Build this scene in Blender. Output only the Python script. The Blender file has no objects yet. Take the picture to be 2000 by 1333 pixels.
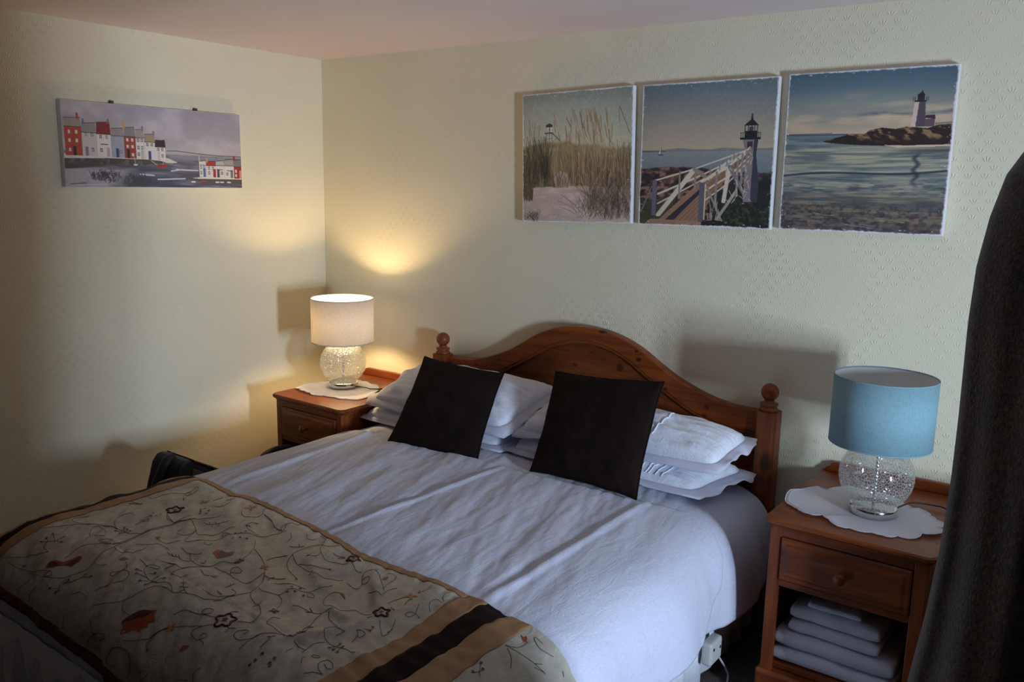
import bpy, bmesh, math, random
import numpy as np
from mathutils import Vector, Matrix
random.seed(7)
sc = bpy.context.scene
COL = sc.collection

# ------------------------------------------------------------------ camera
def make_camera():
    yaw, pitch, roll = math.radians(36.42475), math.radians(10.48945), math.radians(1.1063)
    d = Vector((-math.sin(yaw)*math.cos(pitch), math.cos(yaw)*math.cos(pitch), -math.sin(pitch)))
    r = Vector((math.cos(yaw), math.sin(yaw), 0)); u = r.cross(d)
    r2 = r*math.cos(roll)+u*math.sin(roll); u2 = u*math.cos(roll)-r*math.sin(roll)
    cam = bpy.data.objects.new('camera', bpy.data.cameras.new('camera'))
    cam.matrix_world = Matrix(((r2.x, u2.x, -d.x, 3.3331), (r2.y, u2.y, -d.y, -2.9065), (r2.z, u2.z, -d.z, 1.6283), (0, 0, 0, 1)))
    cam.data.sensor_width = 36; cam.data.lens = 1659.4/2000*36
    cam.data.clip_start = 0.05
    COL.objects.link(cam); sc.camera = cam
make_camera()

# ------------------------------------------------------------------ light, exposure
sc.view_settings.view_transform = 'Standard'; sc.view_settings.look = 'None'
sc.view_settings.gamma = 1; sc.view_settings.use_curve_mapping = False
sc.view_settings.exposure = EXPOSURE = 0.0
WORLD_STRENGTH = 0.02
WIN_POWER, WIN_COLOR = 138.0, (0.62, 0.78, 1.0)
BULB_STRENGTH, BULB_COLOR = 390.0, (1.0, 0.69, 0.36)
FLOOR = 0.08; CEIL = 2.203; XR = 4.70; YF = -5.6
WY0, WY1, WZ0, WZ1 = -1.82, -1.48, 0.76, 1.34      # the window opening in the right wall
w = bpy.data.worlds.new('world'); sc.world = w; w.use_nodes = True
w.node_tree.nodes['Background'].inputs[0].default_value = (0.55, 0.7, 1, 1)
w.node_tree.nodes['Background'].inputs[1].default_value = WORLD_STRENGTH
sun = bpy.data.objects.new('window_daylight', bpy.data.lights.new('window_daylight', 'AREA'))
sun.data.shape = 'RECTANGLE'; sun.data.size = 0.24; sun.data.size_y = WZ1-WZ0
sun.data.energy = WIN_POWER; sun.data.color = WIN_COLOR
sun.location = (XR+0.045, (WY0+WY1)/2, (WZ0+WZ1)/2); sun.rotation_euler = (math.radians(90), 0, math.radians(90))
COL.objects.link(sun)
cy = sc.cycles
cy.max_bounces = 10; cy.diffuse_bounces = 6; cy.glossy_bounces = 3; cy.transmission_bounces = 8; cy.transparent_max_bounces = 16
cy.caustics_reflective = False; cy.caustics_refractive = False; cy.use_denoising = True; cy.sample_clamp_indirect = 6

# ------------------------------------------------------------------ naming helpers
def tag(o, label=None, cat=None, group=None, kind=None):
    if label: o['label'] = label
    if cat: o['category'] = cat
    if group: o['group'] = group
    if kind: o['kind'] = kind
    return o
def thing(name, label, cat, loc=(0, 0, 0), group=None, rz=0):
    o = bpy.data.objects.new(name, None); COL.objects.link(o)
    o.location = loc; o.rotation_euler = (0, 0, rz); o.empty_display_size = 0.05
    return tag(o, label, cat, group)
def link(name, me, mats=(), parent=None, smooth=True):
    for m in (mats if isinstance(mats, (list, tuple)) else [mats]): me.materials.append(m)
    if smooth: me.shade_smooth()
    o = bpy.data.objects.new(name, me); COL.objects.link(o)
    if parent: o.parent = parent
    return o
def mk(name, V, F, mats, parent=None, smooth=True, mi=None):
    me = bpy.data.meshes.new(name); me.from_pydata([tuple(map(float, v)) for v in V], [], F)
    if mi is not None: me.polygons.foreach_set('material_index', mi)
    o = link(name, me, mats, parent, smooth); me.update(); return o
def bmk(name, bm, mats, parent=None, smooth=False):
    me = bpy.data.meshes.new(name); bmesh.ops.recalc_face_normals(bm, faces=bm.faces); bm.to_mesh(me); bm.free()
    return link(name, me, mats, parent, smooth)
def bevel(o, wdt, seg=2):
    m = o.modifiers.new('bevel', 'BEVEL'); m.width = wdt; m.segments = seg; m.limit_method = 'ANGLE'; m.angle_limit = 0.6
    o.data.shade_smooth(); wn = o.modifiers.new('wn', 'WEIGHTED_NORMAL'); wn.keep_sharp = True
    return o
def add_box(bm, x0, x1, y0, y1, z0, z1):
    vs = [bm.verts.new((x, y, z)) for x in (x0, x1) for y in (y0, y1) for z in (z0, z1)]
    for q in ((0, 1, 3, 2), (4, 6, 7, 5), (0, 4, 5, 1), (2, 3, 7, 6), (0, 2, 6, 4), (1, 5, 7, 3)): bm.faces.new([vs[i] for i in q])
def box(name, x0, x1, y0, y1, z0, z1, m, parent=None, bev=0.003):
    bm = bmesh.new(); add_box(bm, x0, x1, y0, y1, z0, z1); o = bmk(name, bm, m, parent)
    return bevel(o, bev) if bev else o
def prism(name, poly, axis, a0, a1, m, parent=None, bev=0.0):
    """poly is a list of 2-d points in the plane across `axis`"""
    bm = bmesh.new()
    def v(p, a): return {'x': (a, p[0], p[1]), 'y': (p[0], a, p[1]), 'z': (p[0], p[1], a)}[axis]
    A = [bm.verts.new(v(p, a0)) for p in poly]; B = [bm.verts.new(v(p, a1)) for p in poly]
    bm.faces.new(A); bm.faces.new(B[::-1]); n = len(poly)
    for i in range(n): bm.faces.new((A[i], B[i], B[(i+1) % n], A[(i+1) % n]))
    o = bmk(name, bm, m, parent)
    return bevel(o, bev) if bev else o
def lathe(name, prof, m, parent=None, seg=48, loc=(0, 0, 0), axis='z', smooth=True):
    V, F = [], []
    n = len(prof)
    for k in range(seg):
        a = 2*math.pi*k/seg; c, s = math.cos(a), math.sin(a)
        for r, z in prof:
            p = (r*c, r*s, z) if axis == 'z' else (r*c, -z, r*s)
            V.append((p[0]+loc[0], p[1]+loc[1], p[2]+loc[2]))
    for k in range(seg):
        k2 = (k+1) % seg
        for i in range(n-1): F.append((k*n+i, k2*n+i, k2*n+i+1, k*n+i+1))
    return mk(name, V, F, m, parent, smooth)
def catmull(P, n=6):
    P = [np.array(p, float) for p in P]
    if len(P) < 3: return [P[0]+(P[-1]-P[0])*t for t in np.linspace(0, 1, n+1)]
    Q = [2*P[0]-P[1]]+P+[2*P[-1]-P[-2]]; out = []
    for i in range(1, len(Q)-2):
        a, b, c, d = Q[i-1:i+3]
        for t in np.linspace(0, 1, n, endpoint=False):
            out.append(.5*((2*b)+(-a+c)*t+(2*a-5*b+4*c-d)*t*t+(-a+3*b-3*c+d)*t**3))
    out.append(P[-1]); return out
def tube_vf(path, r, seg=6, closed=False, off=0):
    path = [Vector(tuple(map(float, p))) for p in path]; V, F = [], []; n = len(path)
    for i, p in enumerate(path):
        a = path[(i-1) % n] if (closed or i > 0) else p; b = path[(i+1) % n] if (closed or i < n-1) else p
        t = (b-a); t = t.normalized() if t.length > 1e-9 else Vector((1, 0, 0))
        s = t.cross(Vector((0, 0, 1)))
        if s.length < 1e-3: s = t.cross(Vector((0, 1, 0)))
        s.normalize(); u = s.cross(t)
        rr = r[i] if isinstance(r, (list, tuple)) else r
        for k in range(seg):
            an = 2*math.pi*k/seg; V.append(p+s*(math.cos(an)*rr)+u*(math.sin(an)*rr))
    for i in range(n if closed else n-1):
        j = (i+1) % n
        for k in range(seg): F.append((off+i*seg+k, off+i*seg+(k+1) % seg, off+j*seg+(k+1) % seg, off+j*seg+k))
    if not closed:
        F.append(tuple(off+k for k in range(seg))[::-1]); F.append(tuple(off+(n-1)*seg+k for k in range(seg)))
    return V, F
def tube(name, path, r, m, parent=None, seg=8, closed=False):
    V, F = tube_vf(path, r, seg, closed); return mk(name, V, F, m, parent)
def copy_tree(o, parent=None):
    c = o.copy(); COL.objects.link(c); c.parent = parent
    for ch in list(o.children): copy_tree(ch, c)
    return c

# value noise on arrays
_L = np.random.RandomState(3).rand(256, 256)
def vn(x, y, seed=0):
    x = np.asarray(x, float)+seed*17.31+900; y = np.asarray(y, float)+seed*31.7+900
    xi = np.floor(x).astype(int); yi = np.floor(y).astype(int); fx = x-xi; fy = y-yi
    fx = fx*fx*fx*(fx*(fx*6-15)+10); fy = fy*fy*fy*(fy*(fy*6-15)+10)
    g = lambda i, j: _L[i % 256, j % 256]
    return (g(xi, yi)*(1-fx)+g(xi+1, yi)*fx)*(1-fy)+(g(xi, yi+1)*(1-fx)+g(xi+1, yi+1)*fx)*fy - .5
def fbm(x, y, seed=0, o=4):
    s = 0; a = 1
    for i in range(o): s = s+a*vn(x*2**i, y*2**i, seed+i*3); a *= .5
    return s

# ------------------------------------------------------------------ materials
def lin(c): return tuple(((v/255)/12.92 if v/255 <= .04045 else ((v/255+.055)/1.055)**2.4) for v in c)
def new_mat(name):
    m = bpy.data.materials.new(name); m.use_nodes = True; nt = m.node_tree
    return m, nt, nt.nodes['Principled BSDF']
def N(nt, typ, **kw):
    n = nt.nodes.new(typ)
    for k, v in kw.items():
        if k.startswith('i_'): n.inputs[int(k[2:])].default_value = v
        else: setattr(n, k, v)
    return n
def math_n(nt, op, a, b=None, c=None):
    n = nt.nodes.new('ShaderNodeMath'); n.operation = op
    for i, v in enumerate((a, b, c)):
        if v is None: continue
        if hasattr(v, 'links'): nt.links.new(v, n.inputs[i])
        else: n.inputs[i].default_value = v
    return n.outputs[0]
def coords(nt, scale=(1, 1, 1), rot=(0, 0, 0), src='Object'):
    tc = N(nt, 'ShaderNodeTexCoord'); mp = N(nt, 'ShaderNodeMapping'); mp.inputs['Scale'].default_value = scale; mp.inputs['Rotation'].default_value = rot
    nt.links.new(tc.outputs[src], mp.inputs['Vector']); return mp.outputs[0]
def noise(nt, vec, scale, detail=4, rough=.5, dist=0):
    n = N(nt, 'ShaderNodeTexNoise'); n.inputs['Scale'].default_value = scale; n.inputs['Detail'].default_value = detail
    n.inputs['Roughness'].default_value = rough; n.inputs['Distortion'].default_value = dist
    nt.links.new(vec, n.inputs['Vector']); return n.outputs[0]
def ramp(nt, fac, stops):
    r = N(nt, 'ShaderNodeValToRGB'); e = r.color_ramp.elements
    while len(e) < len(stops): e.new(.5)
    for el, (p, c) in zip(e, stops): el.position = p; el.color = (*c, 1) if len(c) == 3 else c
    nt.links.new(fac, r.inputs[0]); return r.outputs[0]
def bump(nt, b, h, strength, dist=.01, prev=None):
    n = N(nt, 'ShaderNodeBump'); n.inputs['Strength'].default_value = strength; n.inputs['Distance'].default_value = dist
    nt.links.new(h, n.inputs['Height'])
    if prev: nt.links.new(prev, n.inputs['Normal'])
    if b: nt.links.new(n.outputs[0], b.inputs['Normal'])
    return n.outputs[0]
def mixc(nt, fac, a, b, mode='MIX'):
    n = N(nt, 'ShaderNodeMix', data_type='RGBA', blend_type=mode)
    for s, v in ((0, fac), (6, a), (7, b)):
        if hasattr(v, 'links'): nt.links.new(v, n.inputs[s])
        else: n.inputs[s].default_value = v if s == 0 else ((*v, 1) if len(v) == 3 else v)
    return n.outputs[2]
def plain(name, col, rough=.6, metal=0, var=0.0, vs=30, bs=0, bscale=60, bd=.002, sheen=0, spec=None):
    m, nt, b = new_mat(name); b.inputs['Base Color'].default_value = (*col, 1); b.inputs['Roughness'].default_value = rough
    b.inputs['Metallic'].default_value = metal
    if sheen: b.inputs['Sheen Weight'].default_value = sheen
    if spec is not None: b.inputs['Specular IOR Level'].default_value = spec
    v = coords(nt)
    n = noise(nt, v, vs, 4)
    c = ramp(nt, n, [(.3, tuple(x*(1-var) for x in col)), (.7, tuple(min(1, x*(1+var)) for x in col))]); nt.links.new(c, b.inputs['Base Color'])
    if bs: bump(nt, b, noise(nt, v, bscale, 3), bs, bd)
    return m
def pine(name, grain='x', dark=(.105, .021, .005), light=(.27, .067, .015), rough=.38, knots=5.0, at=()):
    m, nt, b = new_mat(name)
    sc_ = {'x': (.10, 1, 1), 'y': (1, .10, 1), 'z': (1, 1, .10)}[grain]; sk = {'x': (.45, 1, 1), 'y': (1, .45, 1), 'z': (1, 1, .45)}[grain]
    v = coords(nt, sc_)
    n1 = noise(nt, v, 22, 6, .6, .8); n2 = noise(nt, v, 130, 3, .6)
    f = math_n(nt, 'ADD', math_n(nt, 'MULTIPLY', n1, .75), math_n(nt, 'MULTIPLY', n2, .3))
    col = ramp(nt, f, [(.34, dark), (.52, tuple((a+c)/2 for a, c in zip(dark, light))), (.68, light)])
    vk = N(nt, 'ShaderNodeTexVoronoi'); vk.inputs['Scale'].default_value = knots; nt.links.new(coords(nt, sk), vk.inputs['Vector'])
    kd = ramp(nt, vk.outputs['Distance'], [(.07, (1, 1, 1)), (.12, (.5, .5, .5)), (.20, (0, 0, 0))])
    wn = N(nt, 'ShaderNodeSeparateColor'); nt.links.new(vk.outputs['Color'], wn.inputs[0])
    sel = math_n(nt, 'GREATER_THAN', wn.outputs[0], .45)
    k = math_n(nt, 'MULTIPLY', sel, kd)
    if at:      # knots where the boards have them: (x, z, half width, half height)
        tc = N(nt, 'ShaderNodeTexCoord'); sp = N(nt, 'ShaderNodeSeparateXYZ'); nt.links.new(tc.outputs['Object'], sp.inputs[0]); wob = noise(nt, tc.outputs['Object'], 60, 2)
        for kx, kz, rx, rz in at:
            dx = math_n(nt, 'DIVIDE', math_n(nt, 'SUBTRACT', sp.outputs[0], kx), rx*1.5); dz = math_n(nt, 'DIVIDE', math_n(nt, 'SUBTRACT', sp.outputs[2], kz), rz*1.5)
            d2 = math_n(nt, 'ADD', math_n(nt, 'MULTIPLY', dx, dx), math_n(nt, 'MULTIPLY', dz, dz))
            e = N(nt, 'ShaderNodeMapRange'); e.inputs[1].default_value = 1.25; e.inputs[2].default_value = .35; nt.links.new(math_n(nt, 'MULTIPLY', d2, math_n(nt, 'ADD', wob, .5)), e.inputs[0])
            k = math_n(nt, 'MAXIMUM', k, e.outputs[0])
    col = mixc(nt, k, col, (.055, .014, .004)); nt.links.new(col, b.inputs['Base Color'])
    b.inputs['Roughness'].default_value = rough; b.inputs['Specular IOR Level'].default_value = .28; b.inputs['Coat Weight'].default_value = .06; b.inputs['Coat Roughness'].default_value = .25
    bump(nt, b, n2, .15, .001); return m

def wallpaper(name, ax):
    m, nt, b = new_mat(name)
    tc = N(nt, 'ShaderNodeTexCoord'); sp = N(nt, 'ShaderNodeSeparateXYZ'); nt.links.new(tc.outputs['Object'], sp.inputs[0])
    X, Z = sp.outputs[ax], sp.outputs[2]
    W_, H_ = .044, .0245
    v = math_n(nt, 'DIVIDE', Z, H_); row = math_n(nt, 'FLOOR', v)
    u = math_n(nt, 'ADD', math_n(nt, 'DIVIDE', X, W_), math_n(nt, 'MULTIPLY', row, .5))
    fx = math_n(nt, 'MULTIPLY', math_n(nt, 'SUBTRACT', math_n(nt, 'FRACT', u), .5), W_)
    fz = math_n(nt, 'MULTIPLY', math_n(nt, 'FRACT', v), H_)
    ang = math_n(nt, 'ARCTAN2', fx, math_n(nt, 'ADD', fz, .002))
    rr = math_n(nt, 'SQRT', math_n(nt, 'ADD', math_n(nt, 'MULTIPLY', fx, fx), math_n(nt, 'MULTIPLY', fz, fz)))
    rid = math_n(nt, 'POWER', math_n(nt, 'MULTIPLY_ADD', math_n(nt, 'COSINE', math_n(nt, 'MULTIPLY', ang, 12)), .5, .5), 2.0)
    m1 = ramp(nt, math_n(nt, 'DIVIDE', rr, .022), [(.16, (0, 0, 0)), (.32, (1, 1, 1)), (.72, (1, 1, 1)), (1, (0, 0, 0))])
    m2 = ramp(nt, math_n(nt, 'ABSOLUTE', ang), [(.0, (1, 1, 1)), (.9, (1, 1, 1)), (1.0, (0, 0, 0))])
    wob = noise(nt, tc.outputs['Object'], 5, 2)
    fan = math_n(nt, 'MULTIPLY', math_n(nt, 'MULTIPLY', rid, math_n(nt, 'MULTIPLY', m1, m2)), math_n(nt, 'MULTIPLY', math_n(nt, 'POWER', wob, 2.5), 5.0))
    fine = noise(nt, tc.outputs['Object'], 260, 3)
    big = noise(nt, tc.outputs['Object'], 3.2, 2)
    h = math_n(nt, 'ADD', math_n(nt, 'MULTIPLY', fan, 1.0), math_n(nt, 'MULTIPLY', fine, .45))
    bn = bump(nt, None, h, .6, .0012)
    bump(nt, b, big, .35, .012, bn)
    c = ramp(nt, noise(nt, tc.outputs['Object'], 1.7, 3), [(.3, WALLC[0]), (.7, WALLC[1])])
    nt.links.new(c, b.inputs['Base Color']); b.inputs['Roughness'].default_value = .62
    b.inputs['Specular IOR Level'].default_value = .3
    return m
WALLC = ((.80, .74, .545), (.84, .78, .585))
M = {}
M['wall_x'] = wallpaper('cream_wallpaper_back', 0); M['wall_y'] = wallpaper('cream_wallpaper_side', 1)
M['ceil'] = plain('ceiling_paint', (.80, .68, .66), .8, var=.03, vs=2, bs=.2, bscale=40)
M['muted'] = plain('muted_wall_paint', (.36, .32, .26), .8, var=.05)  # unseen walls, coloured darker to cut light bouncing back into the room
M['floor'] = plain('dark_carpet', (.06, .045, .04), .95, var=.4, vs=200, bs=.5, bscale=400)
M['pine_x'] = pine('pine_grain_across', 'x'); M['pine_y'] = pine('pine_grain_deep', 'y'); M['pine_z'] = pine('pine_grain_upright', 'z')
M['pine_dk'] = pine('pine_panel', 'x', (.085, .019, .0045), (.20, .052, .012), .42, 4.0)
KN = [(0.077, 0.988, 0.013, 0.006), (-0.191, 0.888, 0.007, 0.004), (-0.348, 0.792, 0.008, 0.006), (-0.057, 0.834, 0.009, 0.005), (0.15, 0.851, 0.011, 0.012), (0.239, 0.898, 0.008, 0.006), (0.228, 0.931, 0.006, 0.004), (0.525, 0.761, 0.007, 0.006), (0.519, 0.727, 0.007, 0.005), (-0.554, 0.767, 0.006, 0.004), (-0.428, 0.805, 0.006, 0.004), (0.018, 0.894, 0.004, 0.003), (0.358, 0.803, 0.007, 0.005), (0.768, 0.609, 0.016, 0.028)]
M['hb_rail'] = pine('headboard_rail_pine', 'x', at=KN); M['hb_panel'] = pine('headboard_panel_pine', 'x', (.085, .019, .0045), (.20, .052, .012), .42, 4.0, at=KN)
M['hb_post'] = pine('bed_post_pine', 'z', at=KN[-1:])
M['dkwood'] = pine('dark_wood', 'z', (.05, .02, .01), (.10, .04, .02), .4)
M['chrome'] = plain('chrome', (.72, .72, .74), .12, 1)
M['black'] = plain('black_plastic', (.012, .012, .013), .4)
M['white_plastic'] = plain('white_plastic', (.46, .45, .43), .45)
M['frame_paint'] = plain('white_gloss_paint', (.8, .8, .78), .3)
def linen(name, col, bs=.3, jac=True, weave=0):
    m, nt, b = new_mat(name); v = coords(nt)
    b.inputs['Roughness'].default_value = .72; b.inputs['Sheen Weight'].default_value = .25; b.inputs['Specular IOR Level'].default_value = .25
    n1 = noise(nt, v, 24, 3, .5, 2.8)
    sw = math_n(nt, 'POWER', math_n(nt, 'MULTIPLY_ADD', math_n(nt, 'SINE', math_n(nt, 'MULTIPLY', n1, 46)), .5, .5), 3)
    c = mixc(nt, math_n(nt, 'MULTIPLY', sw, .85 if jac else .1), col, tuple(x*.88 for x in col)); nt.links.new(c, b.inputs['Base Color'])
    cr = noise(nt, coords(nt, (1.0, .30, 1), (0, 0, .35)), 26, 5, .6, .8)
    n2 = bump(nt, None, cr, .45, .007)
    n3 = bump(nt, None, noise(nt, v, 350, 2), .25, .0012, n2)
    bump(nt, b, sw, bs, .0009, n3); return m
M['quilt'] = linen('white_jacquard_cotton', (.54, .555, .67))
M['pcase'] = linen('white_pillowcase', (.75, .77, .86), .3, True)
M['towel'] = plain('white_towelling', (.60, .60, .64), .95, var=.08, vs=300, bs=.7, bscale=500, bd=.002, sheen=.4)
M['doily'] = None
def sheer(name, col, tr=.25):
    m, nt, b = new_mat(name); b.inputs['Base Color'].default_value = (*col, 1); b.inputs['Roughness'].default_value = .8
    t = N(nt, 'ShaderNodeBsdfTransparent'); t2 = N(nt, 'ShaderNodeBsdfTranslucent'); t2.inputs[0].default_value = (*col, 1)
    a = N(nt, 'ShaderNodeMixShader', i_0=.3); c = N(nt, 'ShaderNodeMixShader', i_0=tr)
    nt.links.new(b.outputs[0], a.inputs[1]); nt.links.new(t2.outputs[0], a.inputs[2]); nt.links.new(a.outputs[0], c.inputs[1]); nt.links.new(t.outputs[0], c.inputs[2])
    nt.links.new(c.outputs[0], nt.nodes['Material Output'].inputs[0])
    bump(nt, b, noise(nt, coords(nt), 500, 2), .3, .001); return m
M['doily'] = sheer('sheer_white_voile', (.92, .90, .95), .18)
M['flange'] = sheer('thin_white_cotton', (.78, .78, .88), .08)
M['velvet'] = plain('dark_brown_velvet', (.012, .0065, .005), .9, var=.25, vs=12, bs=.4, bscale=18, bd=.006, spec=.12)
M['satin'] = None
def satin(name, col, rough=.5, streak=None, bs=.5):
    m, nt, b = new_mat(name); b.inputs['Roughness'].default_value = rough; b.inputs['Specular IOR Level'].default_value = .3
    v = coords(nt, (1, 1, 1)); cr = noise(nt, coords(nt, (1.0, .5, 1), (0, 0, -.5)), 22, 4, .55, 1.0)
    f = noise(nt, coords(nt, streak) if streak else v, 60, 3)
    c = ramp(nt, f, [(.3, tuple(x*.88 for x in col)), (.7, col)]); nt.links.new(c, b.inputs['Base Color'])
    n2 = bump(nt, None, cr, bs, .010)
    bump(nt, b, f, .35, .002, n2); return m
M['satin'] = satin('cream_satin', (.47, .44, .37), .42)
M['tan'] = satin('tan_taffeta', (.34, .185, .090), .55, (8, 1, 1), .35)
M['dkbrown'] = plain('dark_brown_satin', (.013, .005, .005), .7, var=.2, spec=.10)
M['dkred'] = satin('dark_red_satin', (.10, .010, .012), .5)
M['th_k'] = plain('taupe_thread', (.075, .048, .055), .6); M['th_g'] = plain('olive_thread', (.19, .16, .06), .6)
M['th_r'] = plain('rust_thread', (.33, .055, .018), .5, var=.3, vs=300); M['th_m'] = plain('maroon_thread', (.085, .008, .012), .5, var=.3, vs=300)
M['th_o'] = plain('orange_thread', (.42, .15, .03), .5)
M['robe'] = plain('grey_knit', (.105, .092, .082), .95, var=.4, vs=160, bs=.6, bscale=260, bd=.003, sheen=.3)
M['bag'] = plain('black_bag_fabric', (.012, .012, .012), .6, var=.2); M['baggrey'] = plain('grey_bag_fabric', (.07, .06, .055), .7); M['bagbrown'] = plain('brown_leather', (.10, .055, .035), .5)
def shade_mats():
    m, nt, b = new_mat('duck_egg_blue_linen'); col = (.26, .52, .62)
    v = coords(nt); weave = math_n(nt, 'ADD', noise(nt, coords(nt, (1, 1, 12)), 60, 2), noise(nt, coords(nt, (9, 9, 1)), 60, 2))
    c = ramp(nt, weave, [(.75, tuple(x*.86 for x in col)), (1.2, col)]); 
    nt.links.new(c, b.inputs['Base Color']); b.inputs['Roughness'].default_value = .8
    t = N(nt, 'ShaderNodeBsdfTranslucent'); 
    ct = ramp(nt, weave, [(.75, (.78, .64, .56)), (1.2, (1.0, .84, .74))]); nt.links.new(ct, t.inputs[0])
    a = N(nt, 'ShaderNodeMixShader', i_0=.42); nt.links.new(b.outputs[0], a.inputs[1]); nt.links.new(t.outputs[0], a.inputs[2]); nt.links.new(a.outputs[0], nt.nodes['Material Output'].inputs[0])
    bump(nt, b, weave, .3, .001)
    m2, nt, b = new_mat('white_shade_lining'); b.inputs['Base Color'].default_value = (.93, .92, .90, 1); b.inputs['Roughness'].default_value = .6
    t = N(nt, 'ShaderNodeBsdfTranslucent'); t.inputs[0].default_value = (.95, .94, .92, 1)
    a = N(nt, 'ShaderNodeMixShader', i_0=.36); nt.links.new(b.outputs[0], a.inputs[1]); nt.links.new(t.outputs[0], a.inputs[2]); nt.links.new(a.outputs[0], nt.nodes['Material Output'].inputs[0])
    return m, m2
M['shade'], M['lining'] = shade_mats()
def crackle_glass():
    m, nt, b = new_mat('crackled_glass')
    nt.nodes.remove(b); out = nt.nodes['Material Output']; v = coords(nt)
    vr = N(nt, 'ShaderNodeTexVoronoi', feature='DISTANCE_TO_EDGE'); vr.inputs['Scale'].default_value = 125; nt.links.new(v, vr.inputs['Vector'])
    line = ramp(nt, vr.outputs['Distance'], [(.0, (1, 1, 1)), (.11, (0, 0, 0))])
    bn = bump(nt, None, vr.outputs['Distance'], 1.0, .006)
    big = bump(nt, None, noise(nt, v, 60, 2), .5, .004, bn)
    g = N(nt, 'ShaderNodeBsdfGlossy'); g.inputs['Roughness'].default_value = .06; nt.links.new(big, g.inputs['Normal'])
    gs = N(nt, 'ShaderNodeBsdfGlossy'); gs.inputs['Roughness'].default_value = .03
    t = N(nt, 'ShaderNodeBsdfTransparent'); t.inputs[0].default_value = (.965, .985, .975, 1)
    fr = N(nt, 'ShaderNodeLayerWeight'); fr.inputs[0].default_value = .35; nt.links.new(big, fr.inputs['Normal'])
    f = math_n(nt, 'MULTIPLY_ADD', fr.outputs['Facing'], .55, .05)
    a = N(nt, 'ShaderNodeMixShader'); nt.links.new(f, a.inputs[0]); nt.links.new(t.outputs[0], a.inputs[1]); nt.links.new(g.outputs[0], a.inputs[2])
    a2 = N(nt, 'ShaderNodeMixShader', i_0=.05); nt.links.new(a.outputs[0], a2.inputs[1]); nt.links.new(gs.outputs[0], a2.inputs[2])
    tr = N(nt, 'ShaderNodeBsdfTranslucent'); tr.inputs[0].default_value = (.9, .9, .88, 1); df = N(nt, 'ShaderNodeBsdfDiffuse'); df.inputs[0].default_value = (.9, .9, .88, 1)
    d2 = N(nt, 'ShaderNodeMixShader', i_0=.5); nt.links.new(tr.outputs[0], d2.inputs[1]); nt.links.new(df.outputs[0], d2.inputs[2])
    a3 = N(nt, 'ShaderNodeMixShader'); nt.links.new(math_n(nt, 'MULTIPLY_ADD', line, .52, .015), a3.inputs[0]); nt.links.new(a2.outputs[0], a3.inputs[1]); nt.links.new(d2.outputs[0], a3.inputs[2])
    nt.links.new(a3.outputs[0], out.inputs[0]); return m
M['glass'] = crackle_glass()
def pane_mat():
    m, nt, b = new_mat('window_glass'); nt.nodes.remove(b)
    t = N(nt, 'ShaderNodeBsdfTransparent'); g = N(nt, 'ShaderNodeBsdfGlossy'); g.inputs['Roughness'].default_value = .02
    a = N(nt, 'ShaderNodeMixShader', i_0=.05); nt.links.new(t.outputs[0], a.inputs[1]); nt.links.new(g.outputs[0], a.inputs[2]); nt.links.new(a.outputs[0], nt.nodes['Material Output'].inputs[0]); return m
M['pane'] = pane_mat()
def bulb(name, s):
    m, nt, b = new_mat(name); b.inputs['Base Color'].default_value = (.9, .88, .84, 1); b.inputs['Emission Color'].default_value = (*BULB_COLOR, 1); b.inputs['Emission Strength'].default_value = s; return m
M['bulb_on'] = bulb('lit_bulb', BULB_STRENGTH); M['bulb_off'] = bulb('unlit_bulb', 0)
def print_mat(name):
    m, nt, b = new_mat(name); a = N(nt, 'ShaderNodeAttribute', attribute_name='Col'); nt.links.new(a.outputs['Color'], b.inputs['Base Color'])
    b.inputs['Roughness'].default_value = .55; bump(nt, b, noise(nt, coords(nt), 700, 2), .25, .0008); return m
M['print'] = print_mat('printed_canvas'); M['canvas'] = plain('white_canvas', (.80, .80, .82), .7)

# ------------------------------------------------------------------ the room
def structure(o): o['kind'] = 'structure'; return o
T = .25
structure(box('floor', -T, XR+T, YF-T, T, FLOOR-.1, FLOOR, M['floor'], bev=0))
structure(box('ceiling', -T, XR+T, YF-T, T, CEIL, CEIL+.1, M['ceil'], bev=0))
structure(box('wall_back', -T, XR+T, 0, T, FLOOR, CEIL, M['wall_x'], bev=0))
structure(box('wall_front', -T, XR+T, YF-T, YF, FLOOR, CEIL, M['muted'], bev=0))
structure(box('wall_left', -T, 0, YF, 0, FLOOR, CEIL, M['wall_y'], bev=0))
bm = bmesh.new()
for b_ in ((YF, WY0, FLOOR, CEIL), (WY1, 0, FLOOR, CEIL), (WY0, WY1, FLOOR, WZ0), (WY0, WY1, WZ1, CEIL)): add_box(bm, XR, XR+T, *b_)
structure(bmk('wall_right', bm, M['muted']))
win = structure(bpy.data.objects.new('window_1', None)); COL.objects.link(win); win.location = (XR+.022, (WY0+WY1)/2, WZ0)
hw = (WY1-WY0)/2; hh = WZ1-WZ0
bm = bmesh.new(); fw = .035
for b_ in ((-hw, -hw+fw, 0, hh), (hw-fw, hw, 0, hh), (-hw+fw, hw-fw, 0, fw), (-hw+fw, hw-fw, hh-fw, hh), (-.010, .010, fw, hh-fw), (-hw+fw, hw-fw, hh/2-.010, hh/2+.010)): add_box(bm, -.02, .02, *b_)
bmk('window_frame', bm, M['frame_paint'], win)
box('window_pane', -.003, .003, -hw+fw, hw-fw, fw, hh-fw, M['pane'], win, bev=0)
box('window_sill', -.09, -.02, -hw, hw, 0, .018, M['frame_paint'], win, bev=.004)
structure(box('baseboard_back', .01, XR-.01, -.014, 0, FLOOR, FLOOR+.1, M['frame_paint'], bev=.003))
structure(box('baseboard_left', 0, .014, YF+.01, -.02, FLOOR, FLOOR+.1, M['frame_paint'], bev=.003))

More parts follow.
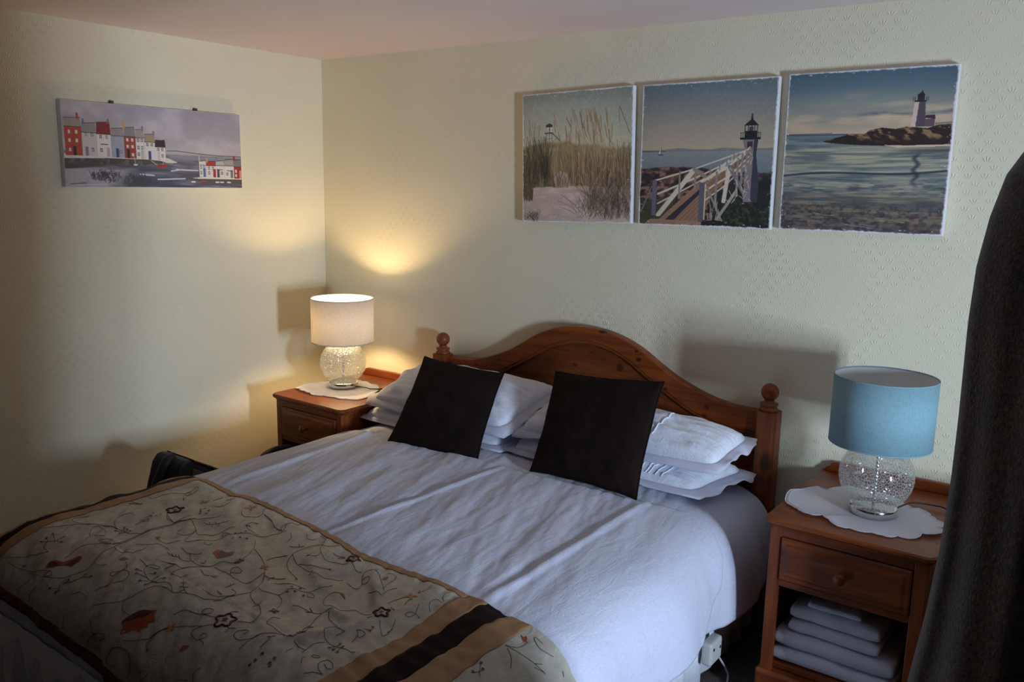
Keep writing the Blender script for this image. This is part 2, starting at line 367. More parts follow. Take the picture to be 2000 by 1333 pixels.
# ------------------------------------------------------------------ bed
HB = [(1.60, 1.076), (1.638, 1.074), (1.708, 1.066), (1.777, 1.046), (1.845, 1.016), (1.912, .975), (1.978, .937), (2.042, .909), (2.104, .887), (2.164, .871), (2.223, .862), (2.32, .860)]
ML = [(1.60, 1.020), (1.676, 1.012), (1.78, .977), (1.883, .914), (1.982, .858), (2.078, .812), (2.2, .786), (2.32, .781)]
def make_bed():
    t = thing('bed', 'pine double bed with arched headboard and ball finials against the cream wall', 'bed', (1.6, 0, FLOOR))
    def loc(pts): return [(x-1.6, z-FLOOR) for x, z in pts]
    top = catmull(HB, 6); top = [(float(a), float(b)) for a, b in top]; top = [(3.2-x, z) for x, z in top[::-1]][:-1]+top
    lo = catmull(ML, 6); lo = [(float(a), float(b)) for a, b in lo]; lo = [(3.2-x, z) for x, z in lo[::-1]][:-1]+lo
    prism('headboard_rail', loc(top+lo[::-1]), 'y', -.068, -.022, M['hb_rail'], t, .006)
    up = [(x, z+.012) for x, z in lo]
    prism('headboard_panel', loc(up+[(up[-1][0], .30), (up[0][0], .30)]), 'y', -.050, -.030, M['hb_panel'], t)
    V, F = tube_vf([(x-1.6, -.056, z-FLOOR-.004) for x, z in lo], .009, 8)
    mk('moulding', V, F, M['pine_x'], t)
    for s in (-1, 1):
        x = s*.752; c = .012; h = .0385; y0 = -.062
        poly = [(x-h+c, y0-h), (x+h-c, y0-h), (x+h, y0-h+c), (x+h, y0+h-c), (x+h-c, y0+h), (x-h+c, y0+h), (x-h, y0+h-c), (x-h, y0-h+c)]
        p = prism('post', poly, 'z', 0, .868-FLOOR, M['hb_post'], t, .002)
        z = .868-FLOOR
        prof = [(0, z), (.032, z), (.033, z+.006), (.028, z+.012), (.024, z+.016), (.031, z+.020), (.031, z+.026), (.020, z+.030), (.0165, z+.036), (.017, z+.042)]
        cz, r = z+.066, .0305
        prof += [(r*math.cos(a), cz+r*math.sin(a)) for a in np.linspace(-.95, math.pi/2, 14)]
        lathe('finial', prof, M['pine_z'], p, 32, (x, y0, 0))
    for s in (-1, 1):
        box('side_rail', s*.745-.014, s*.745+.014, -1.97, -.10, .20, .34, M['pine_y'], t)
        box('leg', s*.72-.03, s*.72+.03, -1.98, -1.92, 0, .34, M['pine_z'], t)
    bm = bmesh.new(); add_box(bm, -.722, .722, -1.95, -.102, .215, .235); bmk('slat_base', bm, M['pine_y'], t)
    # the pleated valance hanging below the mattress
    P_, V, F = [], [], []
    pth = [(-.795, -.13), (-.795, -2.0), (.77, -2.0), (.77, -.13)]
    for (a, b_), (c, d_) in zip(pth, pth[1:]):
        n = int(math.hypot(c-a, d_-b_)/.01)
        for i in range(n): P_.append((a+(c-a)*i/n, b_+(d_-b_)*i/n))
    for i, (x, y) in enumerate(P_):
        wv = .007*math.sin(i*.55)+.004*math.sin(i*.21+1)
        for k, z in enumerate((.02, .14, .26, .36)): V.append((x+wv*(1-k*.25), y+wv*(1-k*.25), z))
    n = len(P_)
    for i in range(n-1):
        for k in range(3): F.append((i*4+k, (i+1)*4+k, (i+1)*4+k+1, i*4+k+1))
    vl = mk('valance', V, F, M['pcase'], t); sm = vl.modifiers.new('s', 'SOLIDIFY'); sm.thickness = .003
    return t
make_bed()
mt = box('mattress', .86, 2.30, -1.93, -.115, FLOOR+.24, .588, M['pcase'], bev=.04)
tag(mt, 'thick white double mattress on the pine bed, under the white bedspread', 'mattress')

CS = [(.695,.30),(.70,.42),(.712,.53),(.745,.580),(.80,.602),(.90,.612),(1.2,.621),(1.6,.619),(2.1,.606),(2.2,.601),(2.31,.587),(2.38,.550),(2.425,.475),(2.445,.38),(2.455,.28)]
FT = [(-.02,0),(-1.0,0),(-1.70,0),(-1.80,-.004),(-1.88,-.02),(-1.95,-.07),(-1.985,-.15),(-2.0,-.27),(-2.005,-.42)]
def _arc(pts):
    out = np.array(catmull(pts, 24)); return np.concatenate([[0], np.cumsum(np.hypot(*np.diff(out, axis=0).T))]), out
LS, PS = _arc(CS); _i = int(np.argmin(abs(PS[:, 0]-1.6))); LS = LS-LS[_i]+PS[_i, 0]
LT, PT = _arc(FT); LT = .02+LT
def base(s, t):
    s = np.asarray(s, float); t = np.asarray(t, float)
    X = np.interp(s, LS, PS[:, 0]); Z = np.interp(s, LS, PS[:, 1])
    return np.stack([X, np.interp(-t, LT, PT[:, 0]), Z+np.interp(-t, LT, PT[:, 1])], -1)
def bnormal(s, t):
    e = .004; a = base(s+e, t)-base(s-e, t); b = base(s, t+e)-base(s, t-e)
    n = np.cross(a, b); return n/np.linalg.norm(n, axis=-1, keepdims=True)
def seg_d(s, t, p, q):
    """distance across and fraction along a segment"""
    p, q = np.array(p), np.array(q); d = q-p; L = np.hypot(*d); d = d/L
    al = ((s-p[0])*d[0]+(t-p[1])*d[1])/L; ac = -(s-p[0])*d[1]+(t-p[1])*d[0]
    return ac, al
def ridge(s, t, p, q, amp, wid, asym=0.6):
    ac, al = seg_d(s, t, p, q); f = np.clip(al*5+.2, 0, 1)*np.clip((1-al)*5+.2, 0, 1)
    return f*amp*(np.exp(-(ac/wid)**2)-asym*np.exp(-((ac-1.9*wid)/(1.3*wid))**2))
SEAM = [(.70, -.56), (1.2, -.56), (1.718, -.570), (2.106, -.52), (2.19, -.504), (2.262, -.492), (2.33, -.512), (2.438, -.556), (2.514, -.604), (2.59, -.72), (2.64, -.80)]
def seam_t(s): return np.interp(s, [a for a, b in SEAM], [b for a, b in SEAM])
def H(s, t):
    s, t = np.broadcast_arrays(np.asarray(s, float), np.asarray(t, float))
    h = ridge(s, t, (1.535, -1.40), (1.578, -.57), .009, .008)+ridge(s, t, (2.134, -1.38), (2.13, -.50), .008, .013, .5)
    h = h+ridge(s, t, (.965, -1.32), (.90, -.48), .008, .012)+ridge(s, t, (.93, -1.1), (.86, -.5), .005, .008)
    top = np.clip((2.32-s)/.2, 0, 1)*np.clip((s-.76)/.1, 0, 1)
    h = h+top*(.008*fbm(s*5.5+t*.8, t*1.5, 1, 3)+.005*fbm(s*15+t*4, t*3.5, 5, 4)+.0022*fbm(s*45+t*16, t*11, 15, 2))
    near = np.clip((t+1.0)/.5, 0, 1)
    h = h+top*near*.004*np.abs(vn(s*26+t*10, t*6, 9))
    r = np.clip((s-2.28)/.25, 0, 1)
    h = h+r*(.014*np.sin(t*13+.7)+.018*vn(t*5, s*2, 12)+.006*vn(t*20, s*4, 13)+.004*np.exp(-((t+1.0)/.25)**2))
    l = np.clip((.78-s)/.1, 0, 1); h = h+l*.008*np.sin(t*17)
    st = seam_t(s); k = np.clip((t-st)/.012+.5, 0, 1); k = k*k*(3-2*k)
    h = h-k*(.009+.004*r)
    return h+.004
HEADK = [(.60, -1.300), (.78, -1.306), (.87, -1.318), (1.18, -1.332), (1.55, -1.358), (1.72, -1.390), (1.87, -1.384), (2.06, -1.376), (2.2, -1.384), (2.28, -1.384), (2.4, -1.404), (2.70, -1.44)]
def surf(s, t, up=0.0):
    return base(s, t)+bnormal(s, t)*(H(s, t)+up)[..., None]
def grid(S, Tt, fn, name, mats, parent=None, mi=None, thick=0):
    n, m = S.shape; P = fn(S, Tt).reshape(-1, 3)
    idx = np.arange(n*m).reshape(n, m)
    F = np.stack([idx[:-1, :-1], idx[1:, :-1], idx[1:, 1:], idx[:-1, 1:]], -1).reshape(-1, 4)
    o = mk(name, P, F.tolist(), mats, parent, True, mi)
    if thick:
        sm = o.modifiers.new('s', 'SOLIDIFY'); sm.thickness = thick; sm.offset = -1
    return o
S, Tt = np.meshgrid(np.linspace(.46, 2.625, 300), np.linspace(-.115, -2.36, 300), indexing='ij')
def hemf(s, t):
    s2 = np.where(s > 2.4, 2.4+(s-2.4)*(1+.04*np.sin(t*9)+.10*np.clip((t+.70)*8, 0, 1)), s)
    th = np.interp(s, [a for a, b in HEADK], [b for a, b in HEADK]); sunk = np.clip((th-t-.004)/.02, 0, 1)      # pressed down under the throw
    return surf(s2, t, 0)-bnormal(s2, t)*(sunk*.012)[..., None]
spread = grid(S, Tt, hemf, 'bedspread', M['quilt'], thick=.006)
tag(spread, 'white jacquard cotton bedspread covering the double bed and hanging over its right side', 'bedspread')
ss = np.linspace(1.2, 2.60, 260); tt = seam_t(ss); P = surf(ss, tt, .0015)
V, F = tube_vf(P, .0024, 5)
zz = []
for i in range(0, 259, 2):     # ladder stitches across the seam
    a = surf(np.array([ss[i]]), np.array([tt[i]-.007]), .001)[0]; b = surf(np.array([ss[i]+.002]), np.array([tt[i]+.007]), .001)[0]
    v2, f2 = tube_vf([a, (a+b)/2, b], .0016, 4, off=len(V)); V += v2; F += f2
mk('seam_stitching', V, F, M['pcase'], spread)

# the embroidered throw across the foot of the bed
HEMK = [(.60, -1.995), (.88, -2.006), (1.18, -2.020), (1.6, -2.044), (2.7, -2.09)]
ip = lambda K, s: np.interp(s, [a for a, b in K], [b for a, b in K])
PUCK = [((1.78, -1.47), (1.99, -1.64), -.018, .020), ((1.82, -1.44), (2.02, -1.62), .014, .014), ((2.0, -1.64), (1.95, -1.80), .012, .014), ((1.97, -1.66), (1.86, -1.66), .010, .013),
        ((2.0, -1.63), (2.06, -1.50), .008, .010), ((1.70, -1.62), (1.88, -1.74), .009, .016), ((1.90, -1.84), (1.98, -1.70), .009, .014), ((1.60, -1.50), (1.84, -1.62), .006, .016), ((1.40, -1.50), (1.66, -1.76), .006, .02)]
def surf2(s, t, up=0.0):
    s, t = np.broadcast_arrays(np.asarray(s, float), np.asarray(t, float))
    h = .012+.010*fbm(s*9+t*9, t*5-s*3, 21, 3)+.005*np.abs(vn(s*24+t*20, t*9, 25))+.004*vn(s*40, t*26, 28)
    mid = np.clip((2.06-s)/.08, 0, 1)
    for p, q, a, wd in PUCK:
        ac, al = seg_d(s, t, p, q); h = h+mid*a*np.exp(-(ac/wd)**2)*np.clip(1.2-abs(al-.5)*2.2, 0, 1)
    edge = np.clip((ip(HEADK, s)-t)/.05, 0, 1)
    tb = np.clip(1-abs(t-ip(HEADK, s)-(-.02))/.04, 0, 1)
    h = np.maximum(h, .005)*(.45+.55*edge)+.0007*tb*np.sin(s*150)
    # gathers along the tan borders
    h = h+.0016*np.clip((s-2.06)/.02, 0, 1)*np.clip((2.29-s)/.02, 0, 1)*np.sin(t*110+6*vn(t*9, s*9, 3))
    h = h+np.clip((t+1.72)/-.12, 0, 1)*np.clip((t+2.04)/.05, 0, 1)*.010
    return base(s, t)+bnormal(s, t)*(H(s, t)+h+up)[..., None]
def shift(s, t):     # the border seam wanders a little
    return s+.022*np.exp(-((t+1.66)/.14)**2)*np.exp(-((s-2.09)/.045)**2)
def strip(name, s0, s1, mats, parent, v0=0.0, v1=1.0, ds=.007, cols=None, extra=None):
    ns = max(3, int((s1-s0)/ds)); s = np.linspace(s0, s1, ns)[:, None]; v = np.linspace(0, 1, 100)[None, :]
    th = ip(HEADK, s)-.0; te = ip(HEMK, s); t0 = th-v0; t1 = te if v1 >= 1 else th-v1
    if v1 > 1: t0, t1 = te, te-(v1-1)
    if (v1 < 1) or v1 > 1: v = np.linspace(0, 1, 8)[None, :]
    t_ = t0+(t1-t0)*v; s_ = shift(np.broadcast_to(s, t_.shape), t_)
    o = grid(s_, t_, surf2, name, mats, parent, thick=.0022); return o
throw = thing('bed_throw', 'cream satin throw embroidered with red flowers, tan and brown borders, across the bed foot', 'throw', (0, 0, 0))
HB_ = .026
strip('tan_border', .60, .782, M['tan'], throw); strip('brown_stripe', .782, .828, M['dkbrown'], throw); strip('tan_border', .828, .884, M['tan'], throw)
strip('tan_border', .884, 2.085, M['tan'], throw, 0, HB_)
panel = strip('embroidered_panel', .884, 2.085, M['satin'], throw, HB_, ds=.0055)
strip('tan_border', 2.085, 2.150, M['tan'], throw); strip('brown_stripe', 2.150, 2.215, M['dkbrown'], throw); strip('tan_border', 2.215, 2.285, M['tan'], throw)
side = strip('embroidered_panel', 2.285, 2.66, M['satin'], throw)
strip('dark_red_edging', .60, 2.66, M['dkred'], throw, 1, 1.028)
STK = """k 1020,1646 988,1650 992,1678 1014,1702 1052,1722 1090,1726 1126,1726 1150,1712 1164,1698 1164,1668
k 1018,1744 1032,1732 1054,1726 1090,1726
k 1056,1612 1046,1630 1062,1654 1088,1684
k 1072,1646 1060,1646 1078,1654 1086,1640 1072,1636
k 1138,1810 1162,1810 1172,1798 1184,1772 1174,1736 1164,1698 1166,1632 1174,1586 1194,1544 1224,1494
k 1208,1846 1200,1826 1192,1798
k 1170,1584 1190,1568 1238,1586 1268,1610 1290,1644 1306,1664 1320,1662 1334,1646 1358,1622 1370,1594 1370,1576 1380,1548 1406,1524 1440,1502 1456,1478 1466,1442
k 1252,1594 1280,1606 1306,1598 1322,1576 1326,1544 1340,1524
k 1258,1598 1270,1622 1266,1640 1238,1644
k 1250,1708 1272,1704 1286,1688 1292,1670
k 1066,1566 1110,1596 1150,1600 1168,1586
k 1276,1376 1314,1412 1318,1440 1294,1454 1260,1444 1232,1424
k 1318,1408 1360,1416 1408,1440 1454,1450
k 1454,1450 1434,1438 1426,1420 1426,1410
k 1234,1764 1262,1742 1278,1720 1308,1720 1334,1728
k 1262,1742 1284,1768 1284,1792 1260,1806 1222,1810 1192,1798 1186,1780
k 1218,1546 1250,1546 1268,1532 1280,1502
k 1362,1582 1344,1568 1372,1564
k 1350,1496 1384,1508 1422,1506
k 1350,1496 1346,1480 1348,1468
k 1360,1638 1374,1644 1384,1638 1380,1628
k 1452,1538 1494,1576 1524,1612 1540,1644
k 1500,1580 1546,1594 1586,1612 1626,1642 1652,1668 1676,1700 1680,1724 1676,1762 1660,1796 1630,1818 1598,1828 1568,1838 1546,1848
k 1546,1848 1512,1846 1484,1852 1472,1870 1462,1892 1448,1914 1414,1934 1374,1948
k 1544,1846 1520,1834 1492,1832 1468,1844 1438,1844 1404,1836 1384,1820 1388,1806 1410,1798 1412,1808 1390,1816
k 1328,1806 1358,1812 1388,1818
k 1380,1842 1398,1838
k 1398,1852 1414,1846 1434,1842
k 1422,1820 1414,1832
k 1444,1824 1444,1836 1450,1844
k 1468,1822 1462,1830 1468,1844
k 1428,1860 1438,1848
k 1452,1860 1466,1842
k 1312,1834 1342,1846 1348,1862 1342,1878 1326,1878 1328,1870 1356,1858 1382,1860 1392,1876 1376,1894
k 1340,1924 1346,1916 1358,1906
k 1354,1704 1382,1708 1394,1698 1410,1678
k 1390,1702 1420,1718 1458,1726 1490,1722 1496,1714
k 1352,1744 1378,1748 1406,1736 1422,1722
k 1536,1664 1502,1686 1496,1714 1468,1744 1450,1766 1428,1768 1392,1784
k 1468,1744 1454,1778 1462,1796 1484,1802 1504,1794
o 1500,1798 1506,1782
k 1512,1712 1548,1712 1576,1712 1604,1712 1624,1704 1632,1682 1622,1638
k 1578,1710 1560,1694 1564,1680 1582,1678 1586,1690 1572,1704
k 1502,1744 1536,1756 1554,1752
k 1524,1804 1560,1826 1586,1832
k 1680,1724 1708,1744 1744,1754 1780,1770 1798,1790 1800,1814 1774,1830
k 1680,1702 1712,1706 1746,1692 1748,1670
k 1746,1692 1778,1708 1800,1742
k 1452,1896 1452,1912 1472,1928 1512,1930
k 1620,1886 1632,1868 1656,1862 1684,1856 1720,1848
k 1694,1850 1678,1854 1672,1842 1690,1834 1698,1844 1688,1854
k 1546,1972 1588,1958 1616,1944 1626,1924 1640,1910 1670,1894 1716,1878 1738,1864
k 1634,1914 1624,1936 1622,1958 1632,1968
k 1718,1878 1708,1894 1718,1902 1740,1904 1754,1894 1750,1886 1738,1890 1742,1900 1764,1904 1770,1912
k 1918,1808 1888,1816 1864,1834 1858,1852 1836,1864 1812,1862 1804,1850 1820,1838 1832,1842 1826,1850
k 1916,1806 1876,1802 1842,1792 1830,1774 1838,1762
k 1864,1834 1860,1860 1860,1880
k 1506,2009 1518,1994 1548,1984 1576,1984 1584,1990
k 1424,1998 1436,1988 1460,1982 1472,1988 1446,2000 1426,2000
k 1638,1750 1666,1756 1664,1794 1656,1812
k 1596,1800 1624,1794 1654,1786 1674,1764
g 1622,1756 1622,1742 1620,1726
g 1626,1746 1616,1736
g 1458,1714 1470,1712 1456,1698
g 1426,1790 1428,1768 1406,1774
g 1570,1592 1574,1554 1590,1542
g 1636,1650 1656,1648 1658,1636
g 1656,1648 1672,1640 1694,1630
g 1662,1660 1656,1648
g 1762,1846 1778,1854 1782,1864
g 1774,1852 1792,1846
g 1730,1824 1728,1810 1736,1800
g 1902,1860 1900,1832 1888,1832
g 1898,1830 1904,1822
g 1348,1496 1368,1492
g 1646,1782 1626,1780
k 1250,1546 1230,1536
k 1258,1542 1270,1554
k 1264,1534 1248,1528
k 1270,1530 1282,1540
k 1274,1522 1264,1508
k 1542,1814 1532,1816
k 1554,1824 1564,1816
k 1542,1814 1538,1804
k 1566,1828 1558,1838
k 1552,1820 1544,1828
k 1390,1742 1380,1738
k 1400,1738 1388,1734
k 1382,1746 1370,1742
k 1520,1486 1510,1462 1486,1444
k 1520,1416 1544,1434 1562,1430 1562,1416
k 1552,1390 1584,1402 1606,1432 1622,1454 1650,1476 1686,1490 1716,1486 1742,1466
k 1606,1432 1592,1452 1586,1492 1596,1528 1612,1558 1638,1578 1676,1596 1710,1608
k 1596,1528 1636,1548 1686,1564 1724,1568 1762,1558 1794,1538
k 1648,1550 1696,1548 1736,1524
k 1718,1562 1718,1570 1726,1580
k 1608,1434 1632,1428 1648,1406 1626,1396
k 1652,1478 1662,1504 1642,1512 1632,1512 1632,1500 1630,1492
g 1546,1498 1570,1482 1578,1472
g 1570,1482 1554,1472
o 1670,1450 1692,1450 1710,1444
g 1702,1464 1712,1448
k 1748,1456 1786,1474 1806,1474
k 1702,1416 1720,1428
k 1822,1542 1854,1536 1846,1512 1830,1494 1838,1480 1854,1498 1850,1508 1838,1504 1814,1476 1814,1452 1836,1450 1864,1466 1898,1492 1934,1522
k 1922,1510 1908,1484 1900,1452 1888,1432 1866,1428 1862,1436
g 1834,1448 1826,1434
k 1942,1530 1936,1506 1940,1484
k 1942,1530 1954,1548
k 1896,1538 1932,1544 1952,1550
k 1746,1668 1766,1650 1780,1632 1790,1602 1806,1574
k 1782,1634 1798,1646 1810,1636 1794,1628 1786,1634
k 1856,1592 1840,1606 1842,1632 1862,1650 1894,1654 1920,1642 1940,1620 1966,1622 1992,1620
k 1816,1708 1834,1692 1862,1690 1888,1682 1906,1660
k 1904,1672 1926,1690 1958,1694
k 1892,1684 1900,1710 1918,1744 1934,1774 1928,1796 1920,1808
g 1844,1678 1864,1688
g 1852,1698 1862,1690
g 1912,1756 1914,1738
g 1920,1744 1926,1738
g 1916,1770 1930,1768
g 1928,1786 1942,1772
g 1922,1802 1930,1792
k 1984,1558 1982,1532 1990,1508
k 2001,1472 2009,1452 2000,1422
g 1994,1458 2001,1472
g 2021,1540 2012,1520 2012,1506
g 2000,1642 2001,1628
g 2004,1568 2024,1578
k 2025,1626 2054,1652 2080,1670 2070,1634 2050,1600
g 2072,1650 2072,1632
k 1994,1704 1974,1718 1962,1734 1978,1750 1998,1756 2024,1758 2052,1752
g 1990,1728 1994,1704
k 2037,1724 2028,1698 2013,1686 2029,1684 2044,1690 2040,1702 2029,1702
k 2025,1676 2041,1674 2041,1662
k 2041,1512 2062,1546 2062,1568 2048,1566 2050,1552 2066,1548 2094,1558 2106,1572
k 2078,1562 2090,1558
k 2090,1542 2096,1562
k 2096,1574 2098,1564
k 2086,1472 2062,1472 2060,1494 2078,1512 2094,1510
g 2052,1424 2070,1458
g 2066,1454 2092,1474
k 1940,1802 1966,1808 1986,1810
k 1988,1820 1982,1784 1992,1762
k 1958,1840 1956,1818
k 2016,1770 2024,1758
k 2029,1770 2029,1762
k 2044,1772 2037,1760
k 2024,1746 2025,1758
k 2037,1750 2037,1760
k 2052,1750 2072,1756 2094,1750
k 2082,1818 2068,1806 2050,1804 2045,1820 2060,1836 2080,1842
k 2056,1818 2072,1824 2082,1818
k 2048,1862 2060,1850 2076,1842
k 2005,1824 2005,1834 2016,1844
k 2013,1816 2013,1810 2024,1804 2029,1808 2020,1816 2013,1816
k 850,1960 918,1948 982,1926 1044,1898
k 850,1960 828,1938 856,1914 864,1902
k 1044,1898 1008,1892 996,1878 1014,1868 1038,1862
k 974,1884 996,1878
k 972,1870 998,1876
k 966,1852 1010,1866
k 1018,1848 1018,1864
k 894,1868 920,1832 954,1790 988,1758 1044,1732 1072,1726
k 990,1764 932,1780 902,1768 906,1732
k 754,1894 760,1886 856,1898
k 1116,1892 1106,1850 1132,1820 1172,1796 1176,1764 1162,1716 1156,1658 1162,1606 1188,1552
k 1080,1740 1096,1730
k 1080,1714 1104,1724
k 1108,1712 1110,1726
k 1104,1738 1124,1724
k 1086,1826 1064,1798 1024,1778 1016,1752 1068,1760 1098,1780 1074,1790
k 1118,1806 1122,1790 1150,1784 1156,1800 1126,1806
k 930,1956 984,1958 1060,1948 1104,1934
k 902,2005 912,1984 902,1974 880,1982 892,1998
k 1112,1944 1120,1932 1140,1938 1118,1948 1102,1946
k 1032,1956 1118,1948 1172,1936 1200,1918 1228,1894 1222,1868 1210,1842
k 1222,1868 1260,1874 1284,1864
k 1208,1960 1194,1944 1202,1920
k 1174,1964 1198,1954
k 1208,1930 1200,1942
k 1252,1904 1240,1920 1200,1942
k 1280,1902 1248,1914
k 1200,1964 1206,1956
k 1268,1954 1296,1940 1334,1942
k 1244,1988 1276,1992 1296,2017
k 1038,2004 1036,1992 1056,1968
k 1104,2008 1100,1992 1110,1970
k 1396,1972 1420,1990 1462,1994 1470,1984 1446,1984 1424,1994 1404,2012 1404,2021
k 1510,2001 1534,1988 1580,1988 1592,2013 1594,2033 1628,2029 1658,2004 1646,1998 1632,2009
k 1510,2001 1502,2025 1524,2029 1542,2020
k 1632,1966 1614,1956 1616,1938 1640,1912
k 888,1526 922,1530 916,1496 938,1468 972,1452 954,1396 978,1406 998,1450 1024,1488
r 1024,1488 986,1460 966,1432 986,1436 996,1462
k 1146,1464 1172,1462 1172,1426 1140,1396
k 1140,1414 1146,1400 1136,1380
k 1086,1582 1150,1600 1160,1584 1154,1546
k 1322,1410 1370,1422 1410,1440 1456,1452 1430,1408 1454,1388 1440,1366 1426,1378 1378,1366
k 836,1614 882,1598 930,1580
r 876,1584 938,1574
g 840,1834 836,1812 822,1794
g 826,1932 854,1918
g 1096,1430 1080,1386
k 1082,1668 1064,1642 1064,1626
k 1414,2017 1446,2016
k 1808,1972 1792,1958 1802,1942
g 1756,1980 1782,1972
g 1714,2004 1712,1990
k 2288,1502 2310,1486 2316,1454 2304,1446
k 2288,1502 2322,1496 2360,1488 2388,1480
k 2338,1424 2334,1404 2318,1412 2320,1430 2346,1446 2372,1430 2380,1402
k 2380,1402 2388,1424 2412,1442
k 2300,1506 2324,1526 2340,1548
g 2360,1488 2370,1472
g 2366,1494 2384,1482
k 2298,1624 2308,1616
k 2308,1604 2308,1616
k 2294,1592 2308,1616 2316,1622
k 1692,1664 1724,1644 1768,1626"""
FLW = """R 1500,1950 1522,1940 1538,1928 1552,1912 1552,1902 1566,1894 1570,1906 1588,1914 1576,1924 1584,1932 1566,1938 1572,1946 1552,1948 1540,1960 1524,1966 1516,1954
M 1498,1950 1504,1936 1518,1920 1532,1908 1562,1898 1556,1910 1546,1920 1526,1936
R 1430,1658 1422,1642 1432,1634 1452,1634 1466,1628 1480,1626 1492,1642 1484,1658 1476,1668 1460,1670
M 1436,1652 1436,1638 1456,1636 1476,1630 1484,1644 1470,1660 1456,1662
R 1092,1930 1088,1914 1100,1908 1128,1906 1128,1898 1136,1880 1140,1870 1162,1870 1170,1882 1168,1900 1148,1904 1132,1910 1120,1924
M 1096,1926 1092,1916 1112,1910 1126,1912 1116,1922
M 1142,1904 1142,1882 1156,1872 1166,1886 1160,1900
R 1204,1992 1236,1982 1236,1994 1224,2005 1210,2016 1200,2009 1214,1998
R 1224,1634 1220,1624 1222,1618 1230,1628 1236,1640
R 1230,1706 1224,1696 1236,1692 1246,1702 1244,1708
R 1328,1646 1332,1634 1344,1632 1342,1642
R 984,1640 986,1628 994,1636
R 1348,1468 1360,1456 1360,1468
R 1354,1910 1356,1904 1362,1894 1366,1904
R 1290,1840 1290,1828 1304,1822 1302,1834
R 1554,1752 1554,1740 1564,1736 1568,1748
R 1716,1938 1714,1926 1730,1920 1732,1926 1724,1936
R 1872,1468 1868,1454 1876,1448 1884,1462
R 1958,1694 1966,1692 1976,1694 1968,1696
R 1854,1594 1858,1586 1872,1594 1886,1604 1870,1598
R 2290,1440 2300,1442 2302,1434 2310,1444 2308,1454 2302,1450
R 762,1908 770,1902 768,1910
R 846,1724 862,1714 868,1728
R 988,1952 1010,1944 1004,1950
R 902,1740 908,1718 916,1736
Q 1746,1840 1766,1828
Q 2004,1600 2016,1584
Q 1738,1440 1752,1428
Q 1068,1544 1088,1528
P 1540,1656 1548,1650
P 1804,1752 1810,1748
N 1598,1622 1606,1614
N 2000,1496 2012,1486
N 1086,1454 1098,1444
N 1234,1394 1248,1382
N 1642,1910 1648,1908
N 1744,1754 1748,1750
D 1380,1842
D 1398,1852
D 1422,1820
D 1444,1824
D 1468,1822
D 1428,1860
D 1452,1860
D 1042,1600
D 1060,1616
D 1074,1608
D 1076,1596
D 1136,1500
D 1152,1512
D 1168,1496
D 1164,1522
D 1178,1510
D 1080,1738
D 1080,1710
D 1100,1714
D 1116,1714
D 1108,1740
D 1376,1550
D 1384,1538
D 1388,1524
D 1412,1560
D 1426,1548
D 1400,1576
D 1166,1492
D 1712,1610
D 1738,1522
D 1796,1534
D 2078,1562
D 2090,1542
D 2096,1574
D 2016,1770
D 2029,1770
D 2044,1772
D 2024,1746
D 2037,1750
D 1746,1652
D 1760,1638
D 1770,1662
D 1790,1652
D 1756,1674
D 2037,1660
D 2044,1676
D 974,1884
D 972,1870
D 966,1852
D 1018,1848
D 1038,1862
D 1174,1962
D 1208,1930
D 1252,1904
D 1280,1902
D 1200,1964
D 1138,1488
D 1168,1496
D 1146,1508
D 2298,1624
D 2308,1604
D 2294,1592
D 1924,1868
D 1954,1862
D 1922,1896
D 1956,1874
D 1924,1884
D 1962,1878"""
